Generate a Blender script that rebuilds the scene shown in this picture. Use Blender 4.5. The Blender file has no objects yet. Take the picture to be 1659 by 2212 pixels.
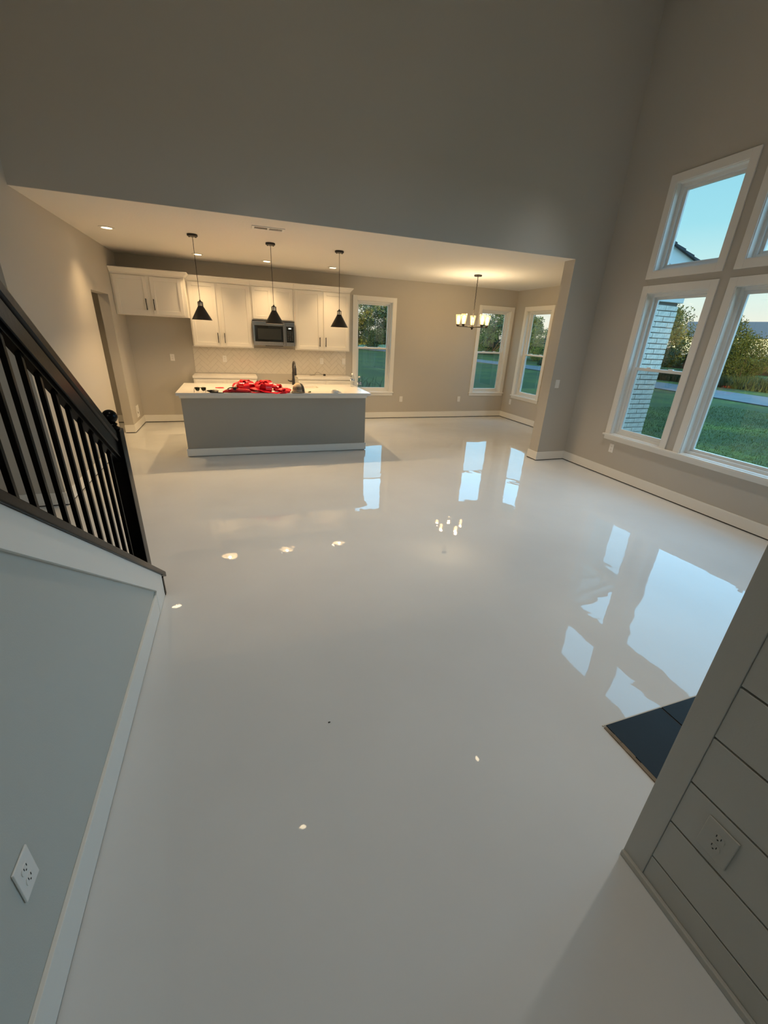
import bpy, bmesh, math, random
from mathutils import Vector, Matrix

random.seed(7)
S = bpy.context.scene
COL = S.collection
PI = math.pi

# ------------------------------------------------------------------ camera
F_PX = 881.45            # focal length in pixels of a 1659 px wide frame
CAM_H = 1.715
YAW, PITCH, ROLL = math.radians(19.798), math.radians(23.388), math.radians(2.833)
cd = bpy.data.cameras.new('camera'); cam = bpy.data.objects.new('camera', cd); COL.objects.link(cam)
cd.sensor_fit = 'HORIZONTAL'; cd.sensor_width = 36.0; cd.lens = F_PX / 1659 * 36.0
cd.clip_start = 0.02; cd.clip_end = 600
fw = Vector((math.sin(YAW)*math.cos(PITCH), math.cos(YAW)*math.cos(PITCH), -math.sin(PITCH)))
r0 = Vector((math.cos(YAW), -math.sin(YAW), 0)); u0 = r0.cross(fw)
rt = r0*math.cos(ROLL) + u0*math.sin(ROLL); up = -r0*math.sin(ROLL) + u0*math.cos(ROLL)
M = Matrix((rt, up, -fw)).transposed().to_4x4(); M.translation = Vector((0, 0, CAM_H))
cam.matrix_world = M
S.camera = cam

# ------------------------------------------------------------------ view, sky, sun
S.view_settings.view_transform = 'Standard'; S.view_settings.look = 'None'
S.view_settings.gamma = 1.0; S.view_settings.use_curve_mapping = False
S.view_settings.exposure = 0.0
cy = S.cycles
cy.max_bounces = 10; cy.diffuse_bounces = 6; cy.glossy_bounces = 5; cy.transmission_bounces = 6
cy.transparent_max_bounces = 24
cy.sample_clamp_indirect = 9.0
cy.use_denoising = True
cy.caustics_reflective = False; cy.caustics_refractive = False

W = bpy.data.worlds.new('sky'); S.world = W; W.use_nodes = True
nt = W.node_tree; nt.nodes.clear()
wo = nt.nodes.new('ShaderNodeOutputWorld'); bg = nt.nodes.new('ShaderNodeBackground')
tc = nt.nodes.new('ShaderNodeTexCoord'); sx = nt.nodes.new('ShaderNodeSeparateXYZ')
rp = nt.nodes.new('ShaderNodeValToRGB')
nt.links.new(tc.outputs['Generated'], sx.inputs[0]); nt.links.new(sx.outputs['Z'], rp.inputs[0])
nt.links.new(rp.outputs[0], bg.inputs[0]); nt.links.new(bg.outputs[0], wo.inputs[0])
SKY = [(0.0, (1.0, .90, .70)), (.04, (1.0, .97, .84)), (.10, (.76, .99, .95)), (.20, (.40, .83, .96)),
       (.38, (.26, .67, .93)), (.75, (.18, .54, .88)), (1.0, (.15, .47, .82))]
e = rp.color_ramp.elements
while len(e) < len(SKY): e.new(.5)
for el, (p, c) in zip(e, SKY): el.position = p; el.color = (*c, 1)
bg.inputs[1].default_value = 1.0

def sun(name, direction, strength, color, angle):
    l = bpy.data.lights.new(name, 'SUN'); l.energy = strength; l.color = color; l.angle = math.radians(angle)
    o = bpy.data.objects.new(name, l); COL.objects.link(o)
    o.rotation_euler = Vector(direction).to_track_quat('-Z', 'Y').to_euler()
    return o
sun('low_sun', (.74, .67, -.10), 9.0, (1, .70, .28), 1.0)         # evening sun from behind the house, lights the tree tops
sun('window_fill_sun', (-1, -.55, -.62), 9.5, (.30, .66, 1.0), 150)     # broad soft fill sun added on the window side, far brighter than the visible sky

# ------------------------------------------------------------------ materials
MATS = {}
def nodes(name):
    m = bpy.data.materials.new(name); m.use_nodes = True; t = m.node_tree
    return m, t, t.nodes['Principled BSDF']
def mat(name, col, rough=.5, metal=0, spec=.5, bump=None, var=None, coat=0, aniso=None):
    """bump=(scale, strength, detail); var=(scale, amount) brightness mottling."""
    if name in MATS: return MATS[name]
    m, t, b = nodes(name)
    b.inputs['Base Color'].default_value = (*col, 1); b.inputs['Roughness'].default_value = rough
    b.inputs['Metallic'].default_value = metal; b.inputs['Specular IOR Level'].default_value = spec
    b.inputs['Coat Weight'].default_value = coat
    if bump or var:
        co = t.nodes.new('ShaderNodeTexCoord')
    if bump:
        n = t.nodes.new('ShaderNodeTexNoise'); n.inputs['Scale'].default_value = bump[0]; n.inputs['Detail'].default_value = bump[2] if len(bump) > 2 else 3
        bp = t.nodes.new('ShaderNodeBump'); bp.inputs['Strength'].default_value = bump[1]; bp.inputs['Distance'].default_value = .003
        t.links.new(co.outputs['Object'], n.inputs['Vector']); t.links.new(n.outputs[0], bp.inputs['Height']); t.links.new(bp.outputs[0], b.inputs['Normal'])
    if var:
        n2 = t.nodes.new('ShaderNodeTexNoise'); n2.inputs['Scale'].default_value = var[0]; n2.inputs['Detail'].default_value = 4
        mr = t.nodes.new('ShaderNodeMapRange'); mr.inputs[3].default_value = 1 - var[1]; mr.inputs[4].default_value = 1 + var[1]
        mx = t.nodes.new('ShaderNodeVectorMath'); mx.operation = 'SCALE'; mx.inputs[0].default_value = col
        t.links.new(co.outputs['Object'], n2.inputs['Vector']); t.links.new(n2.outputs[0], mr.inputs[0])
        t.links.new(mr.outputs[0], mx.inputs['Scale']); t.links.new(mx.outputs[0], b.inputs['Base Color'])
    MATS[name] = m
    return m
def emis(name, col, strength):
    if name in MATS: return MATS[name]
    m, t, b = nodes(name)
    b.inputs['Base Color'].default_value = (*[min(1, c) for c in col], 1)
    b.inputs['Emission Color'].default_value = (*col, 1); b.inputs['Emission Strength'].default_value = strength
    MATS[name] = m; return m
def glass(name, tint=(1, 1, 1), ior=1.45, rough=0.0):
    if name in MATS: return MATS[name]
    m, t, b = nodes(name); t.nodes.remove(b)
    tr = t.nodes.new('ShaderNodeBsdfTransparent'); tr.inputs[0].default_value = (*tint, 1)
    gl = t.nodes.new('ShaderNodeBsdfGlossy'); gl.inputs['Roughness'].default_value = rough
    # Schlick reflectance from the unsigned facing angle, so both faces of the thin pane behave alike
    lw = t.nodes.new('ShaderNodeLayerWeight'); lw.inputs[0].default_value = .5
    pw = t.nodes.new('ShaderNodeMath'); pw.operation = 'POWER'; pw.inputs[1].default_value = 5
    ma = t.nodes.new('ShaderNodeMath'); ma.operation = 'MULTIPLY_ADD'; f0 = ((ior-1)/(ior+1))**2; ma.inputs[1].default_value = 1-f0; ma.inputs[2].default_value = f0
    mx = t.nodes.new('ShaderNodeMixShader')
    t.links.new(lw.outputs['Facing'], pw.inputs[0]); t.links.new(pw.outputs[0], ma.inputs[0])
    t.links.new(ma.outputs[0], mx.inputs[0]); t.links.new(tr.outputs[0], mx.inputs[1]); t.links.new(gl.outputs[0], mx.inputs[2])
    t.links.new(mx.outputs[0], t.nodes['Material Output'].inputs[0])
    MATS[name] = m; return m

WALL = mat('greige_wall_paint', (.50, .475, .43), .75, bump=(260, .12, 2))
STAIRWALL = mat('stair_wall_paint', (.52, .53, .50), .7, bump=(260, .12, 2))
CEIL = mat('white_ceiling_texture', (.78, .755, .71), .85, bump=(45, .55, 5))
TRIM = mat('white_trim_paint', (.80, .79, .76), .35)
SHIP = mat('shiplap_paint', (.46, .45, .41), .55, bump=(180, .1, 2))
CAB = mat('white_cabinet_paint', (.82, .79, .73), .38)
BLACKW = mat('black_railing_paint', (.0035, .0035, .0035), .22, spec=.12, bump=(60, .06, 2))
BLACKM = mat('black_metal', (.012, .011, .011), .4)
BRONZE = mat('dark_bronze', (.022, .018, .015), .45)
VINYL = mat('white_vinyl', (.78, .79, .78), .3)
STEEL = mat('brushed_steel', (.42, .40, .38), .24, metal=1)
BLKGL = mat('black_glass', (.012, .013, .013), .06)
QUARTZ = mat('white_quartz', (.72, .70, .665), .16, var=(9, .03))
TILE = mat('white_glazed_tile', (.70, .665, .60), .15)
GROUT = mat('grey_grout', (.46, .43, .39), .9)
PLATE = mat('white_plastic', (.80, .79, .77), .3)
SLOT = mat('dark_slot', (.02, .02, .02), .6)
GLASS = glass('window_glass', (.97, .985, .975))
SCREEN = MATS.get('insect_screen')
def screen_mat():
    m, t, b = nodes('insect_screen'); t.nodes.remove(b)
    tr = t.nodes.new('ShaderNodeBsdfTransparent'); df = t.nodes.new('ShaderNodeBsdfDiffuse'); df.inputs[0].default_value = (.03, .035, .035, 1)
    mx = t.nodes.new('ShaderNodeMixShader'); mx.inputs[0].default_value = .20
    t.links.new(tr.outputs[0], mx.inputs[1]); t.links.new(df.outputs[0], mx.inputs[2]); t.links.new(mx.outputs[0], t.nodes['Material Output'].inputs[0])
    return m
SCREEN = screen_mat()

def floor_mat():
    m, t, b = nodes('white_epoxy_floor')
    co = t.nodes.new('ShaderNodeTexCoord')
    n1 = t.nodes.new('ShaderNodeTexNoise'); n1.inputs['Scale'].default_value = .9; n1.inputs['Detail'].default_value = 5
    cr = t.nodes.new('ShaderNodeValToRGB')
    cr.color_ramp.elements[0].position = .3; cr.color_ramp.elements[0].color = (.645, .66, .67, 1)
    cr.color_ramp.elements[1].position = .75; cr.color_ramp.elements[1].color = (.715, .735, .745, 1)
    t.links.new(co.outputs['Object'], n1.inputs['Vector']); t.links.new(n1.outputs[0], cr.inputs[0]); t.links.new(cr.outputs[0], b.inputs['Base Color'])
    b.inputs['Roughness'].default_value = .014; b.inputs['IOR'].default_value = 1.5; b.inputs['Specular IOR Level'].default_value = .5
    # slow waves of the self-levelled coat and a fine orange-peel
    w = t.nodes.new('ShaderNodeTexNoise'); w.inputs['Scale'].default_value = 2.6; w.inputs['Detail'].default_value = 2; w.inputs['Distortion'].default_value = .6
    f = t.nodes.new('ShaderNodeTexNoise'); f.inputs['Scale'].default_value = 60; f.inputs['Detail'].default_value = 2
    b1 = t.nodes.new('ShaderNodeBump'); b1.inputs['Strength'].default_value = .55; b1.inputs['Distance'].default_value = .004
    b2 = t.nodes.new('ShaderNodeBump'); b2.inputs['Strength'].default_value = .025; b2.inputs['Distance'].default_value = .001
    for n in (w, f): t.links.new(co.outputs['Object'], n.inputs['Vector'])
    t.links.new(w.outputs[0], b1.inputs['Height']); t.links.new(f.outputs[0], b2.inputs['Height'])
    t.links.new(b1.outputs[0], b2.inputs['Normal']); t.links.new(b2.outputs[0], b.inputs['Normal'])
    return m
FLOOR = floor_mat()

# ------------------------------------------------------------------ mesh helpers
class MB:
    def __init__(s): s.v = []; s.f = []; s.smooth = False
    def add(s, vs, fs):
        o = len(s.v); s.v += [tuple(x) for x in vs]; s.f += [tuple(i+o for i in q) for q in fs]; return s
    def box(s, x0, x1, y0, y1, z0, z1):
        return s.add([(x0,y0,z0),(x1,y0,z0),(x1,y1,z0),(x0,y1,z0),(x0,y0,z1),(x1,y0,z1),(x1,y1,z1),(x0,y1,z1)],
                     [(0,3,2,1),(4,5,6,7),(0,1,5,4),(1,2,6,5),(2,3,7,6),(3,0,4,7)])
    def frustum(s, b, t, z0, z1):      # b,t = (x0,x1,y0,y1)
        return s.add([(b[0],b[2],z0),(b[1],b[2],z0),(b[1],b[3],z0),(b[0],b[3],z0),(t[0],t[2],z1),(t[1],t[2],z1),(t[1],t[3],z1),(t[0],t[3],z1)],
                     [(0,3,2,1),(4,5,6,7),(0,1,5,4),(1,2,6,5),(2,3,7,6),(3,0,4,7)])
    def prism(s, pts, axis, a, b):     # pts 2-D polygon, extruded along axis from a to b
        n = len(pts)
        mk = {'x': lambda p, h: (h, p[0], p[1]), 'y': lambda p, h: (p[0], h, p[1]), 'z': lambda p, h: (p[0], p[1], h)}[axis]
        vs = [mk(p, a) for p in pts] + [mk(p, b) for p in pts]
        return s.add(vs, [tuple(range(n))[::-1], tuple(range(n, 2*n))] + [(i, (i+1) % n, (i+1) % n + n, i+n) for i in range(n)])
    def lathe(s, prof, c=(0,0,0), n=24, axis='z', cap=True):
        vs = []; fs = []
        for r, h in prof:
            for k in range(n):
                a = 2*PI*k/n; p = (r*math.cos(a), r*math.sin(a), h)
                if axis == 'y': p = (p[0], p[2], p[1])
                if axis == 'x': p = (p[2], p[0], p[1])
                vs.append((p[0]+c[0], p[1]+c[1], p[2]+c[2]))
        for j in range(len(prof)-1):
            for k in range(n): fs.append((j*n+k, j*n+(k+1) % n, (j+1)*n+(k+1) % n, (j+1)*n+k))
        if cap: fs.append(tuple(range(n))[::-1]); fs.append(tuple(range((len(prof)-1)*n, len(prof)*n)))
        return s.add(vs, fs)
    def tube(s, pts, r, n=10, cap=True):
        pts = [Vector(p) for p in pts]; rr = r if isinstance(r, (list, tuple)) else [r]*len(pts)
        vs = []; fs = []; prev = None
        for i, p in enumerate(pts):
            d = (pts[min(i+1, len(pts)-1)] - pts[max(i-1, 0)]).normalized()
            if prev is None:
                a = d.orthogonal().normalized()
            else:
                a = (prev - d*prev.dot(d)).normalized()
            prev = a; b = d.cross(a)
            for k in range(n):
                t = 2*PI*k/n; vs.append(p + (a*math.cos(t)+b*math.sin(t))*rr[i])
        for j in range(len(pts)-1):
            for k in range(n): fs.append((j*n+k, j*n+(k+1) % n, (j+1)*n+(k+1) % n, (j+1)*n+k))
        if cap: fs.append(tuple(range(n))[::-1]); fs.append(tuple(range((len(pts)-1)*n, len(pts)*n)))
        return s.add(vs, fs)
    def mesh(s, name, m, smooth=False, bevel=0):
        me = bpy.data.meshes.new(name); me.from_pydata(s.v, [], s.f)
        bm = bmesh.new(); bm.from_mesh(me)
        bmesh.ops.recalc_face_normals(bm, faces=bm.faces)
        if bevel: bmesh.ops.bevel(bm, geom=bm.edges, offset=bevel, segments=2, profile=.5, affect='EDGES')
        bm.to_mesh(me); bm.free()
        if m: me.materials.append(m)
        if smooth:
            me.polygons.foreach_set('use_smooth', [True]*len(me.polygons))
            me.set_sharp_from_angle(angle=math.radians(38))
        return me
    def build(s, name, m, parent=None, smooth=False, bevel=0, loc=None):
        o = bpy.data.objects.new(name, s.mesh(name, m, smooth, bevel)); COL.objects.link(o)
        if parent: o.parent = parent
        if loc: o.location = loc
        return o
def B(*a): return MB().box(*a)

def tag(o, label=None, cat=None, group=None, kind=None):
    if label: o['label'] = label
    if cat: o['category'] = cat
    if group: o['group'] = group
    if kind: o['kind'] = kind
    return o
def empty(name, loc, label=None, cat=None, group=None, rz=0, kind=None):
    o = bpy.data.objects.new(name, None); COL.objects.link(o); o.location = loc; o.rotation_euler.z = rz
    o.empty_display_size = .05
    return tag(o, label, cat, group, kind)
def link_mesh(name, me, parent=None, loc=(0,0,0), rot=(0,0,0), sc=(1,1,1)):
    o = bpy.data.objects.new(name, me); COL.objects.link(o); o.location = loc; o.rotation_euler = rot; o.scale = sc
    if parent: o.parent = parent
    return o
def copy_tree(o, parent=None):
    c = o.copy(); COL.objects.link(c)
    if parent: c.parent = parent
    for ch in list(o.children): copy_tree(ch, c)
    return c
def structure(o): o['kind'] = 'structure'; return o

def wall_mesh(axis, c0, c1, u0, u1, z0, z1, holes=()):
    """Wall slab between planes c0..c1 of the given normal axis, with rectangular holes (u0,u1,z0,z1), built without inner faces."""
    us = sorted({u0, u1, *[max(u0, min(u1, h[i])) for h in holes for i in (0, 1)]})
    zs = sorted({z0, z1, *[max(z0, min(z1, h[i])) for h in holes for i in (2, 3)]})
    solid = {}
    for i in range(len(us)-1):
        for j in range(len(zs)-1):
            um, zm = (us[i]+us[i+1])/2, (zs[j]+zs[j+1])/2
            solid[i, j] = not any(h[0] < um < h[1] and h[2] < zm < h[3] for h in holes)
    mb = MB(); P = (lambda u, c, z: (c, u, z)) if axis == 'x' else (lambda u, c, z: (u, c, z))
    for (i, j), sd in solid.items():
        if not sd: continue
        a, b, c, d = us[i], us[i+1], zs[j], zs[j+1]
        for k in (c0, c1): mb.add([P(a,k,c), P(b,k,c), P(b,k,d), P(a,k,d)], [(0,1,2,3)])
        if not solid.get((i-1, j)): mb.add([P(a,c0,c), P(a,c1,c), P(a,c1,d), P(a,c0,d)], [(0,1,2,3)])
        if not solid.get((i+1, j)): mb.add([P(b,c0,c), P(b,c1,c), P(b,c1,d), P(b,c0,d)], [(0,1,2,3)])
        if not solid.get((i, j-1)): mb.add([P(a,c0,c), P(b,c0,c), P(b,c1,c), P(a,c1,c)], [(0,1,2,3)])
        if not solid.get((i, j+1)): mb.add([P(a,c0,d), P(b,c0,d), P(b,c1,d), P(a,c1,d)], [(0,1,2,3)])
    # weld
    idx = {}; nv = []; mp = []
    for v in mb.v:
        k = tuple(round(x, 5) for x in v)
        if k not in idx: idx[k] = len(nv); nv.append(k)
        mp.append(idx[k])
    mb.v = nv; mb.f = [tuple(mp[i] for i in f) for f in mb.f]
    return mb

# ------------------------------------------------------------------ dimensions (metres, from the photograph's perspective)
XL, XR, XD = -1.73, 4.904, 6.10
YB, YH, YH2 = 8.799, 5.163, 5.364
XP = 4.378
HC, HG = 2.754, 5.5
YC = 4.615
XS = -.603
XF, YF = 1.192, .532
Y0 = -3.2

# ------------------------------------------------------------------ shell
structure(MB().prism([(-6, Y0), (XR+.12, Y0), (XR+.12, YH), (XD+.12, YH), (XD+.12, YB+.12), (-6, YB+.12)], 'z', -.2, 0).build('floor', FLOOR))
structure(B(XL-1.3, XD+.15, YH+.004, YB+.15, HC, HC+.12).build('ceiling_kitchen', CEIL))
structure(B(-6.0, XR+.15, Y0, YH+.004, HG, HG+.15).build('ceiling_great_room', CEIL))
# wall between the great room and the kitchen: wide opening, header above, pier at the right
structure(wall_mesh('y', YH, YH2, -6.0, XR+.16, 0, HG, [(-6.1, XP, -.1, HC+.002)]).build('wall_middle', WALL))
structure(B(XR+.1605, XD+.16, YH, YH2, 0, HC+.1).build('wall_dining_front', WALL))
W1 = (2.295, 3.220); W2 = (5.151, 6.060); W3 = (7.490, 8.449); WT, WBT = 2.42, .496
CW = .082                                        # casing width
def hole(a, b, z0=WBT+.075, z1=WT): return (a+CW, b-CW, z0, z1-CW)
structure(wall_mesh('y', YB, YB+.16, XL-1.3, XD+.16, 0, HC+.05, [hole(*W1), hole(*W2)]).build('wall_back', WALL))
structure(wall_mesh('x', XD, XD+.16, YH2, YB, 0, HC+.05, [hole(*W3)]).build('wall_dining_right', WALL))
BA = (3.533, 4.455); BB = (1.75, 3.426); BC = (.72, 1.643)
bz0, bz1, tz0, tz1 = .585, 2.421, 2.493, 3.531
rh = []
for a in (BA, BB, BC):
    rh.append((a[0]+CW, a[1]-CW, bz0, bz1-CW)); rh.append((a[0]+CW, a[1]-CW, tz0+CW, tz1-CW))
structure(wall_mesh('x', XR, XR+.16, Y0, YH, 0, HG, rh).build('wall_right', WALL))
structure(wall_mesh('x', XL-.137, XL, YC, YB, 0, HC+.02, [(7.02, 7.892, -.1, 2.094)]).build('wall_left', WALL))
structure(wall_mesh('x', XL-.137, XL, YC, YH, HC+.02, HG).build('wall_left_upper', WALL))
structure(wall_mesh('y', YC, YC+.12, -6.0, XL-.137, 0, HG).build('wall_hall', WALL))
structure(wall_mesh('x', XL-1.3, XL-1.2, YC+.12, YB, 0, HC+.02).build('wall_pantry_side', WALL))
structure(wall_mesh('x', -6.0, -5.88, Y0, YC, 0, HG).build('wall_far_left', WALL))
# entry side behind the camera: door and transom openings added to let daylight in
structure(wall_mesh('y', Y0-.14, Y0, -6.0, XR+.15, 0, HG, [(-.35, .95, .05, 2.25), (-.35, .95, 2.6, 4.4)]).build('wall_front', WALL))

def baseboard(name, *boxes, h=.135, m=TRIM, lift=.013):
    mb = MB()
    for (x0, x1, y0, y1) in boxes:
        mb.box(x0, x1, y0, y1, lift, h-.012); 
        # small eased top
        mb.frustum((x0, x1, y0, y1), (x0+.0015, x1-.0015, y0+.0015, y1-.0015), h-.012, h)
    o = structure(mb.build(name, m))
    g_ = MB()
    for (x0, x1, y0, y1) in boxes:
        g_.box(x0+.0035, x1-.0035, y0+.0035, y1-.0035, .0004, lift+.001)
    g_.build('gap_shadow', SLOT, o)  # dark strip stands in for the shadow under the raised board
    return o
T = .015
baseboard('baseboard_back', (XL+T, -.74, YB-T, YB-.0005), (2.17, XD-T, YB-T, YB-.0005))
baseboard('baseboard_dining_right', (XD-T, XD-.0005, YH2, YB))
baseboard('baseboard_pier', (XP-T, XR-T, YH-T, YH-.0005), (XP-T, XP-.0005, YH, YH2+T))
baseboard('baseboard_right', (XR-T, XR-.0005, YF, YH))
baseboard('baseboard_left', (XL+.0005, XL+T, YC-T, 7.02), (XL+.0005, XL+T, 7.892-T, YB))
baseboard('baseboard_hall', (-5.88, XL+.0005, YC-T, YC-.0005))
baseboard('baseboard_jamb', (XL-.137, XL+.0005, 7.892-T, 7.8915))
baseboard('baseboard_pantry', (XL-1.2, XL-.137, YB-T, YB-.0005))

# ------------------------------------------------------------------ windows
def frame4(mb, axis, c0, c1, a, b, z0, z1, w, wb=None):
    """Rectangular frame lying in a wall plane; w = bar width, wb = bottom bar width."""
    wb = w if wb is None else wb
    def bx(u0, u1, za, zb):
        if axis == 'y': mb.box(u0, u1, min(c0, c1), max(c0, c1), za, zb)
        else: mb.box(min(c0, c1), max(c0, c1), u0, u1, za, zb)
    bx(a, a+w, z0, z1); bx(b-w, b, z0, z1); bx(a+w, b-w, z1-w, z1)
    if wb: bx(a+w, b-w, z0, z0+wb)
def pane(axis, c, a, b, z0, z1, parent, name='pane', m=None, t=.004):
    if axis == 'y': o = B(a, b, c, c+t, z0, z1)
    else: o = B(c, c+t, a, b, z0, z1)
    return o.build(name, m or GLASS, parent)
WN = [0]
def window(axis, plane, a, b, z0, z1, hung=True, sill=True, label=''):
    """Casing outer rectangle a..b, up to z1; z0 = bottom of apron (sill) or of casing."""
    WN[0] += 1
    root = empty('window_%d' % WN[0], ((a+b)/2, plane, z0) if axis == 'y' else (plane, (a+b)/2, z0), kind='structure')
    root['label'] = label
    off = Vector(root.location)
    def put(mb, name, m, **k):
        mb.v = [(v[0]-off.x, v[1]-off.y, v[2]-off.z) for v in mb.v]; return mb.build(name, m, root, **k)
    def P(name, c, a_, b_, za, zb, m, t=.004):
        mb = B(a_, b_, c, c+t, za, zb) if axis == 'y' else B(c, c+t, a_, b_, za, zb)
        return put(mb, name, m)
    fl = plane - .017
    zb = z0 + .075 if sill else z0            # bottom of the casing legs
    cs = MB(); frame4(cs, axis, fl, plane-.0005, a, b, zb, z1, CW, 0 if sill else CW); put(cs, 'casing', TRIM, bevel=.002)
    ia, ib, iz0, iz1 = a+CW, b-CW, (zb if sill else z0+CW), z1-CW
    # jamb liner
    jl = MB(); frame4(jl, axis, plane-.004, plane+.085, ia-.004, ib+.004, iz0-.004, iz1+.004, .012); put(jl, 'jamb', TRIM)
    if sill:
        st = MB(); bx = (lambda u0, u1, c0, c1, za, zb: st.box(u0, u1, c0, c1, za, zb)) if axis == 'y' else (lambda u0, u1, c0, c1, za, zb: st.box(c0, c1, u0, u1, za, zb))
        if sill == 'wide': pass
        else:
            bx(a-.018, b+.018, plane-.038, plane+.075, zb-.02, zb+.001); put(st, 'sill', TRIM, bevel=.003)
            st = MB(); bx2 = (lambda *q: st.box(*q)) if axis == 'y' else (lambda u0, u1, c0, c1, za, zb: st.box(c0, c1, u0, u1, za, zb))
            bx2(a, b, plane-.015, plane-.0005, z0, zb-.02); put(st, 'apron', TRIM, bevel=.002)
    # vinyl frame
    f0 = plane + .07
    vf = MB(); frame4(vf, axis, f0, f0+.085, ia, ib, iz0, iz1, .04); put(vf, 'frame', VINYL, bevel=.003)
    ga, gb, gz0, gz1 = ia+.04, ib-.04, iz0+.04, iz1-.04
    if hung:
        mid = (gz0+gz1)/2
        us = MB(); frame4(us, axis, f0+.045, f0+.072, ga, gb, mid-.02, gz1, .028, .038); o = put(us, 'upper_sash', VINYL, bevel=.003)
        ls = MB(); frame4(ls, axis, f0+.012, f0+.040, ga, gb, gz0, mid+.018, .034, .045); o2 = put(ls, 'lower_sash', VINYL, bevel=.003)
        for q in (-.22, .22):                       # sash locks on the meeting rail
            u = (ga+gb)/2 + q*(gb-ga)
            lk = B(u-.03, u+.03, f0+.014, f0+.040, mid+.018, mid+.03) if axis == 'y' else B(f0+.014, f0+.040, u-.03, u+.03, mid+.018, mid+.03)
            put(lk, 'sash_lock', VINYL, bevel=.003)
        P('pane', f0+.056, ga+.024, gb-.024, mid+.014, gz1-.024, GLASS)
        P('pane', f0+.024, ga+.03, gb-.03, gz0+.04, mid-.012, GLASS)
        P('insect_screen', f0+.076, ga+.01, gb-.01, gz0+.005, mid+.005, SCREEN, .0015)
    else:
        us = MB(); frame4(us, axis, f0+.03, f0+.06, ga, gb, gz0, gz1, .03); put(us, 'sash', VINYL, bevel=.003)
        P('pane', f0+.044, ga+.026, gb-.026, gz0+.026, gz1-.026, GLASS)
    return root
window('y', YB, *W1, WBT, WT, label='white double-hung window beside the kitchen cabinets')
window('y', YB, *W2, WBT, WT, label='white double-hung window behind the chandelier, in the back wall')
window('x', XD, *W3, WBT, WT, label='white double-hung window in the dining side wall, chandelier mirrored in it')
window('x', XR, *BA, .51, bz1, sill='wide', label='tall white double-hung window showing the brick corner outside')
window('x', XR, *BB, .51, bz1, hung=False, sill='wide', label='wide fixed window looking onto lawn and road')
window('x', XR, *BC, .51, bz1, sill='wide', label='tall white window at the fireplace end')
window('x', XR, *BA, tz0, tz1, hung=False, sill=False, label='upper fixed window with a roof edge behind the glass')
window('x', XR, *BB, tz0, tz1, hung=False, sill=False, label='wide upper fixed window')
window('x', XR, *BC, tz0, tz1, hung=False, sill=False, label='upper fixed window at the fireplace end')
# one long stool and apron under the three lower windows
structure(B(XR-.04, XR+.08, BC[0]-.03, BA[1]+.02, .563, .587).build('trim_window_stool', TRIM, bevel=.003))
structure(B(XR-.016, XR-.0005, BC[0], BA[1], .51, .563).build('trim_window_apron', TRIM, bevel=.002))
# unseen glazed door and transom behind the camera, added as daylight openings
d1 = empty('door_1', (.3, Y0, .05), kind='structure'); d1['label'] = 'unseen front door, glazing added to let daylight in'
mb = MB()
for x in (-.65, -.36, .36, .60): mb.box(x, x+.05, -.1, -.02, 0, 2.2)
mb.box(-.65, .65, -.1, -.02, 0, .1); mb.box(-.65, .65, -.1, -.02, 2.1, 2.2); mb.box(-.31, .36, -.09, -.04, .1, .5)
mb.build('door_frame', TRIM, d1); B(-.6, .6, -.065, -.06, .1, 2.1).build('pane', GLASS, d1)
w10 = empty('window_10', (.3, Y0, 2.6), kind='structure')
mb = MB(); frame4(mb, 'y', -.1, -.03, -.65, .65, 0, 1.8, .07); mb.build('frame', TRIM, w10); B(-.58, .58, -.065, -.06, .07, 1.73).build('pane', GLASS, w10)

# ------------------------------------------------------------------ fireplace block with shiplap side
structure(B(XF+.02, XR-.001, -1.3, YF-.004, 0, HG-.001).build('wall_fireplace', SHIP))
wf = bpy.data.objects['wall_fireplace']
B(XF, XF+.0195, YF-.078, YF, .0, HG-.002).build('corner_board', SHIP, wf, bevel=.002)
B(XF+.0195, XR-.016, YF-.0035, YF, .0, HG-.002).build('front_panel', SHIP, wf)
zs = [.004, .130] + [.130+.1925*k for k in range(1, 29)]
for a, b in zip(zs, zs[1:]):
    b = min(b, HG-.002)
    B(XF+.0035, XF+.0195, -1.299, YF-.0785, a+.0036, b-.0036).build('shiplap_board', SHIP, wf, bevel=.0015)
structure(B(XF-.011, XF+.0034, -1.3, YF, .0005, .026).build('trim_shoe', SHIP, bevel=.003))

# hearth: dark slate tiles set into the floor
hearth = empty('hearth', (1.56, .98, 0), 'flush hearth of large black slate tiles beside the shiplap corner', 'hearth')
SLATE = mat('black_slate', (.010, .017, .024), .6, spec=.25, bump=(30, .25, 4), var=(5, .2))
hx = [0, .372, .744, 1.116, 1.488, 1.86, 2.232]
for a, b in zip(hx, hx[1:]):
    B(a+.008, b-.0015, -.445, -.004, .0005, .006).build('tile', SLATE, hearth, bevel=.001)
B(.008, 2.232, -.445, -.004, .0002, .002).build('tile_bed', SLOT, hearth)
WOOD = mat('raw_wood_edge', (.20, .145, .09), .8, bump=(40, .5, 4), var=(24, .35))
mb = MB(); random.seed(3)
yy = -.445
while yy < -.02:
    y2 = min(-.004, yy + random.uniform(.02, .05)); mb.box(-.012, .004+random.uniform(-.002, .004), yy, y2, .0004, .004+random.uniform(0, .003)); yy = y2
mb.build('edge_strip', WOOD, hearth)
B(-.012, 2.232, -.004, .002, .0004, .004).build('edge_strip', mat('pale_caulk', (.55, .5, .42), .7), hearth)

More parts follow.
